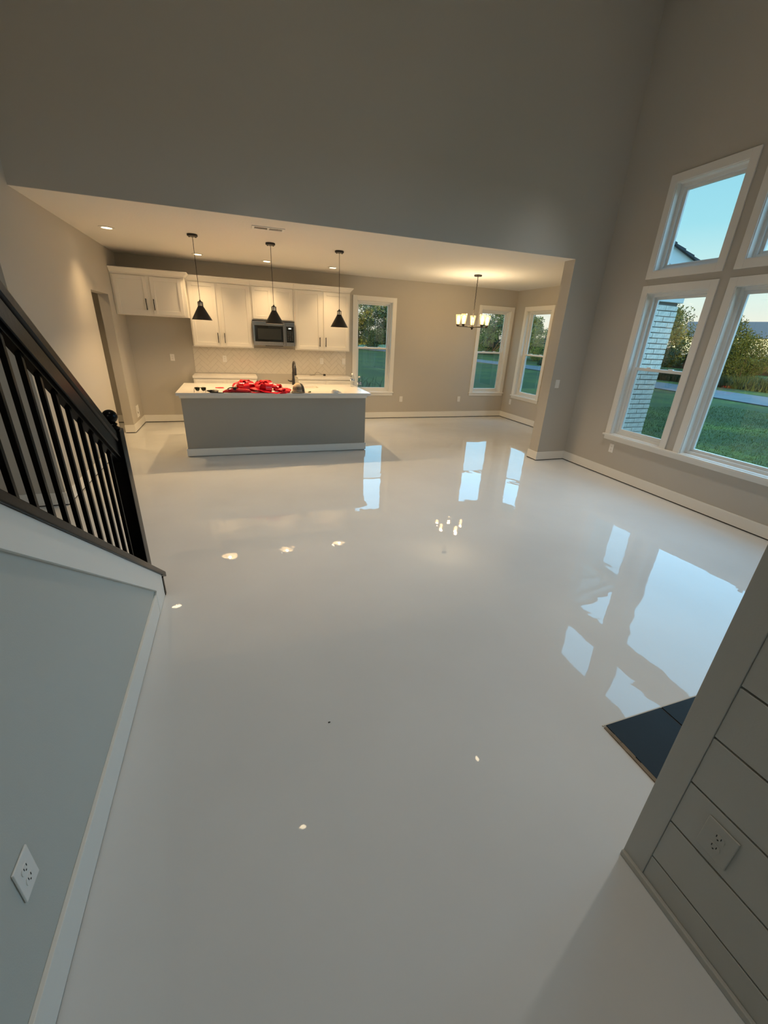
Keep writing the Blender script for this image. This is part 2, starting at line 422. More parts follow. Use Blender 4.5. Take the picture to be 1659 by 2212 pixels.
# ------------------------------------------------------------------ staircase with half wall and railing
SL = .758
def zc(y): return 1.12 - SL*(y-1.484)         # top of the sloping cap
YE = 2.69                                     # low end of the half wall
yt = -1.6
structure(MB().prism([(yt, 0), (YE, 0), (YE, zc(YE)-.04), (yt, zc(yt)-.04)], 'x', XS-.125, XS-.015).build('wall_stair', STAIRWALL))
bh = .148
yk = 2.50                                      # where slanted skirt meets the baseboard
mbs = MB().prism([(YE, .004), (YE, zc(YE)-.04), (yt, zc(yt)-.04), (yt, zc(yt)-.185), (yk-.012, zc(yk-.012)-.185), (yk, bh+.012), (yk-.02, bh), (yk-.02, .004)], 'x', XS-.015, XS)
structure(mbs.build('trim_stair_skirt', TRIM, bevel=.0015))
structure(B(XS-.0149, XS-.001, yt, yk-.021, .008, bh).build('baseboard_stair', TRIM, bevel=.002))
# flight (rises towards the camera on the far side of the half wall)
stair = empty('staircase', (-1.19, 2.45, 0), 'straight stair flight rising behind the half wall on the left', 'staircase')
TREAD = mat('stair_tread', (.36, .30, .24), .5)
for k in range(14):
    y1 = -k*.25; z = (k+1)*.1895
    B(-.46, .455, y1-.25, y1-.235+.25*0, 0 if k == 0 else z-.1895-.02, z-.03).build('riser', TRIM, stair) if False else None
    B(-.46, .455, y1-.018, y1, z-.1895, z-.03).build('riser', TRIM, stair)
    B(-.46, .455, y1-.268, y1+.022, z-.03, z).build('tread', TREAD, stair, bevel=.004)
rail = empty('stair_railing', (-.66, 2.53, 0), 'black wooden stair railing with square balusters and ball-topped newel post', 'railing')
def rl(mb): mb.v = [(v[0]+.66, v[1]-2.53, v[2]) for v in mb.v]; return mb
def slope_bar(x0, x1, ya, yb, off0, off1):    # bar parallel to the cap, offsets are vertical from the cap line
    return rl(MB().prism([(ya, zc(ya)+off0), (yb, zc(yb)+off0), (yb, zc(yb)+off1), (ya, zc(ya)+off1)], 'x', x0, x1))
slope_bar(XS-.142, XS+.012, yt, 2.775, -.04, 0).build('cap_rail', BLACKW, rail, bevel=.004)
rl(B(XS-.13, XS+.004, YE+.002, YE+.034, .0, zc(YE+.034)-.042)).build('end_board', BLACKW, rail, bevel=.003)
yr = 2.488
slope_bar(-.674, -.646, yt, yr, .655, .69).build('fillet', BLACKW, rail)
slope_bar(-.686, -.634, yt, yr, .675, .757).build('handrail', BLACKW, rail, bevel=.004)
slope_bar(-.692, -.628, yt, yr, .757, .828).build('handrail_top', BLACKW, rail, bevel=.014)
for k in range(-9, 11):
    y = 1.42 + .0957*k; h = .0085
    rl(MB().prism([(y-h, zc(y-h)-.002), (y+h, zc(y+h)-.002), (y+h, zc(y+h)+.68), (y-h, zc(y-h)+.68)], 'x', -.66-h, -.66+h)).build('baluster', BLACKW, rail, bevel=.0015)
n0, n1 = -.702, -.618
nb = rl(MB().prism([(2.490, zc(2.490)-.004), (2.574, zc(2.574)-.004), (2.574, 1.185), (2.490, 1.185)], 'x', n0, n1)).build('newel_post', BLACKW, rail, bevel=.004)
MB().lathe([(.030, 1.185), (.038, 1.190), (.038, 1.196), (.028, 1.201), (.024, 1.208), (.030, 1.213), (.026, 1.219), (.019, 1.224)], (0, 0, 0), 24).build('finial_neck', BLACKW, nb, smooth=True)
MB().lathe([(max(.001, .0365*math.sin(PI*i/16)), 1.254-.0365*math.cos(PI*i/16)) for i in range(17)], (0, 0, 0), 28).build('ball_finial', BLACKW, nb, smooth=True)

# ------------------------------------------------------------------ kitchen cabinets
def bar_handle(parent, x, z, y, vert=True, L=.165):
    mb = MB(); r = .0055
    if vert:
        mb.box(x-r, x+r, y-.034, y-.024, z-L/2, z+L/2); mb.box(x-r, x+r, y-.026, y+.0005, z-L/2+.012, z-L/2+.023); mb.box(x-r, x+r, y-.026, y+.0005, z+L/2-.023, z+L/2-.012)
    else:
        mb.box(x-L/2, x+L/2, y-.034, y-.024, z-r, z+r); mb.box(x-L/2+.012, x-L/2+.023, y-.026, y+.0005, z-r, z+r); mb.box(x+L/2-.023, x+L/2-.012, y-.026, y+.0005, z-r, z+r)
    o = mb.build('handle', BLACKM, parent); o['label'] = 'black bar handle'; return o
def shaker(parent, name, x0, x1, z0, z1, y, rail_w=.058):
    """Door or drawer front: back at y, frame 20 mm proud, panel recessed 9 mm."""
    mb = MB(); t = .02
    if min(x1-x0, z1-z0) < .2: rail_w = .035
    mb.box(x0, x0+rail_w, y-t, y, z0, z1); mb.box(x1-rail_w, x1, y-t, y, z0, z1)
    mb.box(x0+rail_w, x1-rail_w, y-t, y, z0, z0+rail_w); mb.box(x0+rail_w, x1-rail_w, y-t, y, z1-rail_w, z1)
    d = mb.build(name, CAB, parent, bevel=.0018)
    B(x0+rail_w-.001, x1-rail_w+.001, y-t+.009, y-.001, z0+rail_w-.001, z1-rail_w+.001).build('panel', CAB, d)
    return d
def cabinet(name, x0, x1, y0, z0, z1, doors, label, crown=None, group=None):
    c = empty(name, ((x0+x1)/2, YB, z0), label, 'cabinet', group)
    cx = (x0+x1)/2
    def L(x): return x-cx
    B(L(x0), L(x1), y0-YB, -.001, 0, z1-z0).build('body', CAB, c, bevel=.001)
    for (a, b, za, zb, hx, hz, vert) in doors:
        d = shaker(c, 'door' if vert else 'drawer', L(a), L(b), za-z0, zb-z0, y0-YB)
        if hx is not None: bar_handle(d, L(hx), hz-z0, y0-YB-.02, vert)
    if crown:
        l, r = crown
        b = (L(x0)-.002*l, L(x1)+.002*r, y0-YB-.012, -.001); t = (L(x0)-.055*l, L(x1)+.055*r, y0-YB-.062, -.001)
        mb = MB().frustum(b, (b[0]-.006*l, b[1]+.006*r, b[2]-.006, b[3]), z1-z0-.012, z1-z0+.012)
        mb.frustum((b[0]-.006*l, b[1]+.006*r, b[2]-.006, b[3]), t, z1-z0+.012, z1-z0+.062)
        mb.frustum(t, t, z1-z0+.062, z1-z0+.076)
        mb.build('crown', CAB, c)
    return c
UG = 'white upper cabinets'
cabinet('wall_cabinet', XL+.004, -.685, 8.20, 1.834, 2.42, [(-1.700, -1.235, 1.858, 2.396, -1.275, 1.998, True), (-1.190, -.735, 1.858, 2.396, -1.165, 1.998, True)],
        'deep white two-door wall cabinet above the empty fridge alcove', (0, 1), UG)
cabinet('wall_cabinet', -.684, .338, 8.47, 1.385, 2.42, [(-.664, -.238, 1.405, 2.400, -.262, 1.54, True), (-.190, .315, 1.405, 2.400, -.150, 1.54, True)],
        'tall white two-door wall cabinet left of the microwave', (0, 0), UG)
cabinet('wall_cabinet', .340, 1.088, 8.47, 1.865, 2.42, [(.362, .700, 1.885, 2.400, None, 0, True), (.735, 1.066, 1.885, 2.400, None, 0, True)],
        'short white two-door wall cabinet directly above the microwave', (0, 0), UG)
cabinet('wall_cabinet', 1.090, 2.150, 8.47, 1.385, 2.42, [(1.115, 1.590, 1.405, 2.400, 1.560, 1.54, True), (1.640, 2.128, 1.405, 2.400, 1.675, 1.54, True)],
        'tall white two-door wall cabinet between microwave and window', (0, 1), UG)
BG = 'white base cabinets along the back wall'
def base_cab(x0, x1, label):
    m = (x0+x1)/2
    d = []
    for a, b in ((x0+.02, m-.018), (m+.018, x1-.02)):
        d.append((a, b, .715, .855, (a+b)/2, .785, False)); d.append((a, b, .125, .69, None, 0, True))
    c = cabinet('base_cabinet', x0, x1, 8.19, .1, .8755, d, label, None, BG)
    B(x0-m+.002, x1-m-.002, 8.19-YB+.07, -.002, -.1, 0).build('toe_kick', CAB, c)
    return c
base_cab(-.735, .330, 'white base cabinet with two drawers below the left worktop')
base_cab(1.092, 2.150, 'white base cabinet with two drawers below the right worktop')
ctl = tag(B(-.745, .345, 8.155, YB-.002, .8762, .914).build('worktop', QUARTZ, bevel=.003), 'white quartz worktop left of the range gap', 'worktop', 'back wall worktops')
ctr = tag(B(1.080, 2.165, 8.155, YB-.002, .8762, .914).build('worktop', QUARTZ, bevel=.003), 'white quartz worktop right of the range gap, charger on it', 'worktop', 'back wall worktops')

# herringbone backsplash
bs = structure(empty('trim_backsplash', (.71, YB, .915))); bs['label'] = 'white herringbone tile backsplash'
BX0, BX1, BZ0, BZ1 = -.733, 2.155, .9155, 1.384
def clip(poly, x0, x1, y0, y1):
    for ax, v, sg in ((0, x0, 1), (0, x1, -1), (1, y0, 1), (1, y1, -1)):
        out = []
        for i, p in enumerate(poly):
            q = poly[(i+1) % len(poly)]; a, b = (p[ax]-v)*sg, (q[ax]-v)*sg
            if a >= 0: out.append(p)
            if (a >= 0) != (b >= 0):
                t = a/(a-b); out.append((p[0]+t*(q[0]-p[0]), p[1]+t*(q[1]-p[1])))
        poly = out
        if len(poly) < 3: return []
    return poly
def area(p): return abs(sum(p[i][0]*p[(i+1) % len(p)][1]-p[(i+1) % len(p)][0]*p[i][1] for i in range(len(p)))/2)
B(BX0-.71, BX1-.71, -.0055, -.0005, 0, BZ1-.915).build('grout_bed', GROUT, bs)
TL, TW, g = .205, .0775, .0016
ca = math.cos(PI/4)
random.seed(5)
for i in range(-60, 61):
    for j in range(-30, 31):
        ox, oy = i*TW+j*TL, i*TW-j*TL
        for (x0, x1, y0, y1) in ((0, TL, 0, TW), (TL, TL+TW, TW-TL, TW)):
            q = [(x0+g+ox, y0+g+oy), (x1-g+ox, y0+g+oy), (x1-g+ox, y1-g+oy), (x0+g+ox, y1-g+oy)]
            q = [((a-b)*ca+.7, (a+b)*ca+1.1) for a, b in q]
            if max(p[0] for p in q) < BX0 or min(p[0] for p in q) > BX1 or max(p[1] for p in q) < BZ0 or min(p[1] for p in q) > BZ1: continue
            q = clip(q, BX0, BX1, BZ0, BZ1)
            if len(q) < 3 or area(q) < 2e-5: continue
            MB().prism([(a-.71, b-.915) for a, b in q], 'y', -.0090-random.uniform(0, .0006), -.004).build('tile', TILE, bs)

# microwave
mw = empty('microwave', (.708, YB, 1.445), 'stainless steel over-range microwave with black glass door', 'microwave')
B(-.372, .372, -.36, -.003, .0, .405).build('body', mat('dark_appliance', (.05, .05, .05), .4), mw, bevel=.002)
dr = empty('door', (0, -.36, 0)); dr.parent = mw
mb = MB(); x0, x1 = -.372, .205
mb.box(x0, x1, -.04, 0, .335, .405); mb.box(x0, x1, -.04, 0, 0, .065); mb.box(x0, x0+.032, -.04, 0, .065, .335); mb.box(x1-.012, x1, -.04, 0, .065, .335)
mb.build('door_frame', STEEL, dr, bevel=.003)
B(x0+.032, x1-.012, -.036, -.002, .065, .335).build('glass', BLKGL, dr)
B(x0+.085, x1-.075, -.0367, -.0355, .105, .285).build('window_mesh', mat('microwave_window', (.03, .032, .03), .22), dr)
B(.160, .192, -.064, -.042, .02, .385).build('handle', STEEL, dr, bevel=.006)
cp = empty('control_panel', (0, -.36, 0)); cp.parent = mw
B(.207, .372, -.04, 0, 0, .405).build('panel_frame', STEEL, cp, bevel=.003)
B(.222, .357, -.0425, -.038, .065, .335).build('panel_glass', BLKGL, cp)
B(.262, .312, -.0434, -.042, .292, .312).build('display', emis('clock_display', (.85, .95, 1), .7), cp)
mb = MB()
for i in range(3):
    for j in range(6): mb.box(.24+i*.038, .262+i*.038, -.0431, -.042, .10+j*.028, .115+j*.028)
mb.build('keypad', mat('keypad_print', (.06, .06, .06), .4), cp)
B(-.16, .16, -.33, -.06, -.012, .001).build('vent_grille', SLOT, mw)

# ------------------------------------------------------------------ island
isl = empty('kitchen_island', (.55, 6.6, 0), 'grey painted kitchen island with a thick white quartz top', 'island')
ix, iy = .55, 6.6
def il(mb): mb.v = [(v[0]-ix, v[1]-iy, v[2]) for v in mb.v]; return mb
il(B(-.750, 1.846, 6.222, 7.03, .0, .8755)).build('body', mat('island_greige_shaded', (.36, .345, .31), .75, bump=(260, .12, 2)), isl)  # darker copy of the wall greige, its backlit shade put into the colour
il(B(-.758, 1.854, 6.205, 6.2215, .012, .115)).build('baseboard', TRIM, isl, bevel=.002)
mb = il(B(-.766, -.7505, 6.205, 7.03, .012, .115)); mb.build('baseboard', TRIM, isl, bevel=.002)
mb = il(B(1.8465, 1.861, 6.205, 7.03, .012, .115)); mb.build('baseboard', TRIM, isl, bevel=.002)
mb = MB().box(-.766, 1.861, 6.205, 6.2215, .815, .8755); mb.box(-.766, -.7505, 6.2215, 7.03, .815, .8755); mb.box(1.8465, 1.861, 6.2215, 7.03, .815, .8755)
il(mb).build('apron_trim', TRIM, isl, bevel=.002)
for k in range(4):      # doors on the kitchen side
    a = -.73+k*.645
    il(B(a, a+.62, 7.0305, 7.048, .12, .85)).build('door', CAB, isl, bevel=.002)
# top with sink cut-out (rounded corners)
SXa, SXb, SYa, SYb = .47, 1.19, 6.56, 6.88
def rrect(x0, x1, y0, y1, r, n=6):
    out = []
    for cx, cyy, a0 in ((x1-r, y1-r, 0), (x0+r, y1-r, PI/2), (x0+r, y0+r, PI), (x1-r, y0+r, 1.5*PI)):
        for k in range(n+1):
            a = a0+PI/2*k/n; out.append((cx+r*math.cos(a), cyy+r*math.sin(a)))
    return out
bm = bmesh.new()
outer = [(-.776, 5.984), (1.856, 5.984), (1.856, 7.085), (-.776, 7.085)]
inner = rrect(SXa, SXb, SYa, SYb, .06)
def loop(pts, z): 
    vs = [bm.verts.new((p[0]-ix, p[1]-iy, z)) for p in pts]
    return vs, [bm.edges.new((vs[i], vs[(i+1) % len(vs)])) for i in range(len(vs))]
rings = {}
for z in (.8765, .914):
    vo, eo = loop(outer, z); vi, ei = loop(inner, z)
    bmesh.ops.triangle_fill(bm, edges=eo+ei, use_beauty=True)
    rings[z] = (vo, vi)
for q in (0, 1):
    a, b = rings[.8765][q], rings[.914][q]
    for i in range(len(a)): bm.faces.new((a[i], a[(i+1) % len(a)], b[(i+1) % len(a)], b[i]))
bmesh.ops.recalc_face_normals(bm, faces=bm.faces)
me = bpy.data.meshes.new('island_top'); bm.to_mesh(me); bm.free(); me.materials.append(QUARTZ)
link_mesh('island_top', me, isl)
# undermount sink bowl
mb = MB(); top = rrect(SXa-.004, SXb+.004, SYa-.004, SYb+.004, .064); bot = rrect(SXa+.02, SXb-.02, SYa+.02, SYb-.02, .07); n = len(top)
vs = [(p[0]-ix, p[1]-iy, .876) for p in top] + [(p[0]-ix, p[1]-iy, .70) for p in bot]
mb.add(vs, [(i, (i+1) % n, (i+1) % n+n, i+n) for i in range(n)] + [tuple(range(n, 2*n))])
sk = mb.build('sink_bowl', mat('sink_steel', (.12, .115, .105), .35, metal=1), isl, smooth=True); sk['label'] = 'stainless undermount sink bowl'
# faucet
fa = empty('faucet', (.852, 6.985, .914), 'matte black gooseneck kitchen faucet behind the island sink', 'faucet', rz=.07)
MB().lathe([(.028, 0), (.028, .012), (.024, .016), (.022, .09), (.019, .10), (.017, .2)], n=20).build('body', BLACKM, fa, smooth=True)
arc = [(0, 0, .19)] + [(0, -.085+.085*math.cos(t), .27+.085*math.sin(t)) for t in [PI*k/12 for k in range(13)]]
MB().tube(arc, .0135, 14).build('spout', BLACKM, fa, smooth=True)
MB().lathe([(.0145, .275), (.018, .262), (.019, .19), (.021, .165), (.018, .160)], (0, -.17, 0), 18).build('spray_head', BLACKM, fa, smooth=True)
MB().tube([(-.018, 0, .055), (-.05, -.004, .055), (-.075, -.012, .062), (-.09, -.02, .075)], [.013, .012, .008, .007], 10).build('lever', BLACKM, fa, smooth=True)

# ------------------------------------------------------------------ things on the island
ZT = .9142
# sunglasses, resting on lens edge and temple tips, temples towards the camera
sg = empty('sunglasses', (-.485, 6.175, ZT), 'dark folded-out sunglasses at the left end of the island top', 'sunglasses')
TORT = mat('tortoise_frame', (.03, .016, .008), .25); LENS = mat('dark_lens', (.012, .02, .012), .06)
for s in (-1, 1):
    pts = [(.008*s, .041), (.012*s, .018), (.024*s, .005), (.042*s, .003), (.058*s, .010), (.066*s, .028), (.068*s, .045)]
    if s < 0: pts = pts[::-1]
    MB().prism(pts, 'y', -.0015, .0015).build('lens', LENS, sg)
    rim = [(p[0], 0, p[1]) for p in pts]; rim.append(rim[0])
    MB().tube(rim, .0022, 6).build('rim', TORT, sg, smooth=True)
    MB().tube([(.070*s, 0, .046), (.071*s, -.05, .040), (.071*s, -.10, .026), (.070*s, -.135, .004)], [.004, .003, .003, .0035], 8).build('temple', TORT, sg, smooth=True)
MB().tube([(-.066, 0, .047), (-.03, -.001, .049), (0, -.002, .043), (.03, -.001, .049), (.066, 0, .047)], .0035, 8).build('brow_bar', TORT, sg, smooth=True)
# crumpled dark pouch
def blob(rx, ry, rz, seed, amp=.25, n=20, m=12, flat=True):
    random.seed(seed); mb = MB(); ph = [(random.uniform(0, 6.28), random.randint(2, 6), random.randint(1, 4)) for _ in range(6)]
    vs = []
    for j in range(m+1):
        for i in range(n):
            th = PI*j/m; fi = 2*PI*i/n
            k = 1 + amp*sum(math.sin(a*fi+p+b*th) for p, a, b in ph)/6*2*math.sin(th)
            vs.append((rx*k*math.sin(th)*math.cos(fi), ry*k*math.sin(th)*math.sin(fi), max(0.0, rz+rz*k*math.cos(th)) if flat else rz*k*math.cos(th)))
    fs = [(j*n+i, j*n+(i+1) % n, (j+1)*n+(i+1) % n, (j+1)*n+i) for j in range(m) for i in range(n)]
    return mb.add(vs, fs)
po = empty('pouch', (-.315, 6.01, ZT), 'crumpled dark leather pouch between sunglasses and red ribbon', 'pouch')
LEATH = mat('dark_leather', (.018, .014, .012), .55, bump=(80, .5, 4))
blob(.064, .035, .019, 11, .45).build('bag', LEATH, po, smooth=True)
MB().tube([(.045, -.012, .006), (.075, -.02, .004), (.10, -.012, .003), (.125, -.015, .003)], [.008, .006, .004, .003], 8).build('strap', LEATH, po, smooth=True)
# small red loop
RED = mat('red_plastic_film', (.74, .012, .03), .20, coat=.3)
rl_ = empty('red_loop', (-.245, 6.50, ZT), 'small flat red plastic loop lying behind the pouch', 'strap')
pts = [(-.05, 0), (-.03, .008), (0, .016), (.03, .017), (.046, .006), (.04, -.008), (.01, -.012), (-.02, -.008), (-.05, 0)]
MB().tube([(p[0], p[1]*1.6, .005) for p in pts], .0055, 8).build('band', RED, rl_, smooth=True)
B(-.068, -.045, -.008, .008, 0.0, .011).build('clasp', RED, rl_, bevel=.003)

# red ribbon bows
def ribbon(path, width, side, name, m, parent, t=.0012):
    """Band following path (list of points); side = direction of its width at each point."""
    vs = []; fs = []
    for i, (p, sd) in enumerate(zip(path, side)):
        p = Vector(p); sd = Vector(sd).normalized()*width/2
        d = (Vector(path[min(i+1, len(path)-1)])-Vector(path[max(i-1, 0)])).normalized(); nn = d.cross(sd).normalized()*t
        vs += [p-sd-nn, p+sd-nn, p+sd+nn, p-sd+nn]
    for i in range(len(path)-1):
        a, b = 4*i, 4*i+4
        for k in range(4): fs.append((a+k, a+(k+1) % 4, b+(k+1) % 4, b+k))
    fs += [(3, 2, 1, 0), tuple(4*(len(path)-1)+k for k in range(4))]
    return MB().add(vs, fs).build(name, m, parent, smooth=True)
def bow(name, loc, label, n, R, wid, seed, m=RED, height=.05):
    random.seed(seed)
    b = empty(name, loc, label, 'bow')
    for k in range(n):
        tier = k % 3
        az = 2*PI*k/n*1.0 + random.uniform(-.25, .25) + tier*.4; el = (.16, .62, 1.12)[tier] + random.uniform(-.1, .1)
        L = R*(1.0, .9, .72)[tier]*random.uniform(.85, 1.1)
        d = Vector((math.cos(az)*math.cos(el), math.sin(az)*math.cos(el), math.sin(el)))
        hz = Vector((-math.sin(az), math.cos(az), 0)); upv = d.cross(hz); upv = upv if upv.z > 0 else -upv
        fat = L*random.uniform(.42, .58); pts = []; sd = []
        for q in range(17):
            t = q/16; a = 2*PI*t
            x = L*.5*(1-math.cos(a)); y = fat*.62*math.sin(a)*(1+.35*(1-math.cos(a))/2)
            p = d*x + upv*y + Vector((0, 0, height*.45))
            p.z = max(p.z, .004 + .03*abs(hz.z))
            pts.append(p); sd.append(hz + upv*.15*math.sin(a+k))
        ribbon(pts, wid*random.uniform(.85, 1.1), sd, 'loop', m, b)
    MB().lathe([(.004, height*.2), (.02, height*.3), (.024, height*.5), (.02, height*.75), (.004, height*.9)], n=12).build('knot', m, b, smooth=True)
    return b
bow('gift_bow', (.345, 6.17, ZT), 'large puffy red gift bow, tallest in the heap on the island', 19, .15, .082, 4, height=.085)
bow('gift_bow', (.10, 6.26, ZT), 'lower red gift bow with wide flat loops left of the tall bow', 16, .165, .09, 9, height=.06)
bow('gift_bow', (.505, 6.16, ZT), 'small glossy red gift bow right of the tall bow', 11, .105, .07, 15, height=.05)
# red sash folded into a flat pointed parcel, black band
ss = empty('ribbon_parcel', (-.02, 6.055, ZT), 'folded shiny red parcel pointed at its left end, in front of the bows', 'ribbon')
secs = [(-.185, .010, .006), (-.14, .030, .018), (-.09, .045, .028), (-.02, .050, .030), (.06, .048, .027), (.13, .046, .024), (.175, .040, .018)]
vs = []; fs = []; N = 14; random.seed(2)
for (x, ry, rz) in secs:
    for k in range(N):
        a = 2*PI*k/N; w = 1+random.uniform(-.07, .07)
        vs.append((x+random.uniform(-.004, .004), ry*w*math.cos(a), max(0, rz+rz*w*math.sin(a))))
for j in range(len(secs)-1):
    for k in range(N): fs.append((j*N+k, j*N+(k+1) % N, (j+1)*N+(k+1) % N, (j+1)*N+k))
fs += [tuple(range(N))[::-1], tuple(range((len(secs)-1)*N, len(secs)*N))]
MB().add(vs, fs).build('film', mat('dark_red_film', (.42, .006, .02), .2, coat=.4), ss, smooth=True)
mbk = MB().tube([(-.125, -.022, .040), (-.10, -.012, .056), (-.06, -.006, .060), (-.02, -.010, .061), (.02, -.02, .060)], [.006, .009, .009, .008, .005], 8)
mbk.prism([(-.055, .058), (-.005, .058), (-.024, .030)], 'y', -.0505, -.036)
mbk.build('black_flap', mat('black_film', (.012, .008, .01), .3), ss)
# loose flat ribbons in front
def loose(loc, label, pts, wid):
    r = empty('ribbon_strip', loc, label, 'ribbon', 'loose red ribbon strips')
    ribbon([Vector(p) for p in pts], wid, [Vector((.25, 1, 0)) if i % 2 == 0 else Vector((.1, 1, .25)) for i in range(len(pts))], 'band', RED, r)
loose((.30, 6.02, ZT), 'flat red ribbon strip slanting in front of the tall bow', [(-.15, .07, .055), (-.09, .04, .052), (-.03, .02, .04), (.04, -.01, .024), (.11, -.03, .012), (.20, -.03, .006), (.28, .0, .012)], .085)
loose((.24, 5.995, ZT), 'thin orange-red ribbon curl at the front edge of the heap', [(-.10, .02, .012), (-.05, .0, .004), (0, -.006, .003), (.05, .004, .012), (.09, .03, .03)], .022)
loose((.50, 6.11, ZT), 'wide red ribbon folded over white paper beside the tall bow', [(-.08, .06, .07), (-.03, .02, .085), (.02, 0, .075), (.05, 0, .05), (.055, 0, .008)], .075)
dm = empty('ribbon_roll', (.585, 6.06, ZT), 'crumpled red ribbon wad at the right end of the heap', 'ribbon')
blob(.082, .055, .030, 33, .75, n=28, m=14).build('roll', RED, dm, smooth=True)
ribbon([(-.09, -.03, .006), (-.04, -.075, .006), (.03, -.08, .01), (.09, -.03, .008)], .03, [(0, .4, 1)]*4, 'tail', RED, dm)
PAPER = mat('white_paper', (.78, .76, .72), .7)
def paper(loc, label, w, d, rz, tilt):
    o = B(-w/2, w/2, -d/2, d/2, 0, .0015).build('paper_card', PAPER, loc=loc); o.rotation_euler = (tilt, 0, rz)
    tag(o, label, 'paper', 'white cards among the ribbons')
paper((.475, 6.025, ZT+.018), 'white card lying under ribbon at the front right of the heap', .095, .05, -.1, .25)
paper((-.055, 6.33, ZT+.040), 'white card standing up at the back left of the heap', .07, .06, .5, 1.1)

# trucker cap
hat = empty('trucker_cap', (.807, 6.085, ZT), 'trucker cap with patterned tan front and black mesh back', 'cap', rz=-.42)
def cap_mat():
    m, t, b = nodes('cap_pattern'); b.inputs['Roughness'].default_value = .9
    co = t.nodes.new('ShaderNodeTexCoord'); sp = t.nodes.new('ShaderNodeSeparateXYZ')
    wv = t.nodes.new('ShaderNodeTexWave'); wv.bands_direction = 'Z'; wv.inputs['Scale'].default_value = 22; wv.inputs['Distortion'].default_value = 14; wv.inputs['Detail Scale'].default_value = 5
    mr = t.nodes.new('ShaderNodeMapRange'); mr.inputs[1].default_value = .02; mr.inputs[2].default_value = .115
    rp = t.nodes.new('ShaderNodeValToRGB'); E_ = rp.color_ramp.elements
    E_[0].position = 0; E_[0].color = (.42, .34, .26, 1); E_[1].position = 1; E_[1].color = (.62, .50, .36, 1)
    for p, c in ((.2, (.40, .33, .25)), (.3, (.05, .04, .035)), (.62, (.06, .045, .04)), (.72, (.6, .48, .34))):
        q = E_.new(p); q.color = (*c, 1)
    mx = t.nodes.new('ShaderNodeMix'); mx.data_type = 'RGBA'; mx.inputs[7].default_value = (.50, .38, .27, 1)
    th = t.nodes.new('ShaderNodeMath'); th.operation = 'GREATER_THAN'; th.inputs[1].default_value = .74
    t.links.new(co.outputs['Object'], sp.inputs[0]); t.links.new(co.outputs['Object'], wv.inputs['Vector']); t.links.new(sp.outputs['Z'], mr.inputs[0])
    t.links.new(mr.outputs[0], rp.inputs[0]); t.links.new(wv.outputs['Fac'], th.inputs[0]); t.links.new(th.outputs[0], mx.inputs[0]); t.links.new(rp.outputs[0], mx.inputs[6])
    t.links.new(mx.outputs[2], b.inputs['Base Color']); return m
CAPF = cap_mat(); MESHB = mat('black_cap_mesh', (.012, .013, .014), .8, bump=(400, .6, 1)); BRIM = mat('dark_cap_brim', (.03, .027, .025), .7)
def dome(a0, a1, rx, ry, rz, n=18, m=10, t=.004):
    vs = []; fs = []
    for sh in (0, 1):
        for j in range(m+1):
            th = PI/2*j/m
            for i in range(n+1):
                fi = a0+(a1-a0)*i/n; k = 1-sh*.05
                h = math.cos(th)**.75
                vs.append((rx*k*h*math.cos(fi), ry*k*h*math.sin(fi), .012+rz*k*math.sin(th)))
    Q = (m+1)*(n+1)
    for sh in (0, 1):
        for j in range(m):
            for i in range(n): a = sh*Q+j*(n+1)+i; fs.append((a, a+1, a+n+2, a+n+1))
    for i in range(n): fs.append((i, i+1, Q+i+1, Q+i))
    return MB().add(vs, fs)
dome(PI*.98, PI*1.80, .085, .095, .118).build('front_panel', CAPF, hat, smooth=True)
dome(-PI*.20, PI*.98, .086, .095, .116).build('mesh_back', MESHB, hat, smooth=True)
MB().lathe([(.008, .128), (.007, .133), (.001, .135)], n=10).build('button', BRIM, hat)
vs = []; n = 16
for i in range(n+1):
    a = PI+PI*i/n; c, s_ = math.cos(a), math.sin(a)
    for (k, z) in ((.95, .014), (1.32, .006+.010*abs(c)*0)):
        for tz in (0, .005): vs.append((.088*c*(1 if k < 1 else 1.06), .095*s_*k - (0 if k < 1 else .028*abs(s_)), max(0, z - (.006*abs(c) if k > 1 else 0))+tz))
fs = []
for i in range(n):
    a = 4*i; b = a+4
    fs += [(a, b, b+2, a+2), (a+1, a+3, b+3, b+1), (a+2, b+2, b+3, a+3), (a, a+1, b+1, b)]
MB().add(vs, fs).build('brim', BRIM, hat, smooth=True)
# small plug
pg = empty('bottle_plug', (.966, 6.055, ZT), 'tiny green and tan plug lying right of the cap', 'plug')
MB().lathe([(.010, -.012), (.011, 0), (.008, .012)], (0, 0, .011), 12, axis='x').build('shank', mat('olive_green', (.09, .12, .03), .6), pg, smooth=True)
MB().lathe([(.007, -.03), (.008, -.012)], (0, 0, .009), 12, axis='x').build('tip', mat('tan_foam', (.5, .4, .22), .8), pg, smooth=True)
# tape roll
tp = empty('tape_roll', (1.322, 6.055, ZT), 'white roll of tape lying flat near the right end', 'tape')
MB().lathe([(.036, 0), (.056, 0), (.0565, .002), (.0565, .036), (.056, .038), (.036, .038), (.036, 0)], n=32, cap=False).build('roll', mat('white_tape', (.74, .73, .71), .6), tp, smooth=True)
MB().lathe([(.033, .001), (.036, .001), (.036, .037), (.033, .037), (.033, .001)], n=32, cap=False).build('core', mat('cardboard_core', (.06, .045, .035), .8), tp, smooth=True)
ribbon([(.04, -.04, .018), (.065, -.042, .012), (.085, -.035, .006), (.10, -.03, .004)], .02, [(0, 0, 1), (0, .3, 1), (0, .8, 1), (0, 1, .6)], 'tail', PAPER, tp)
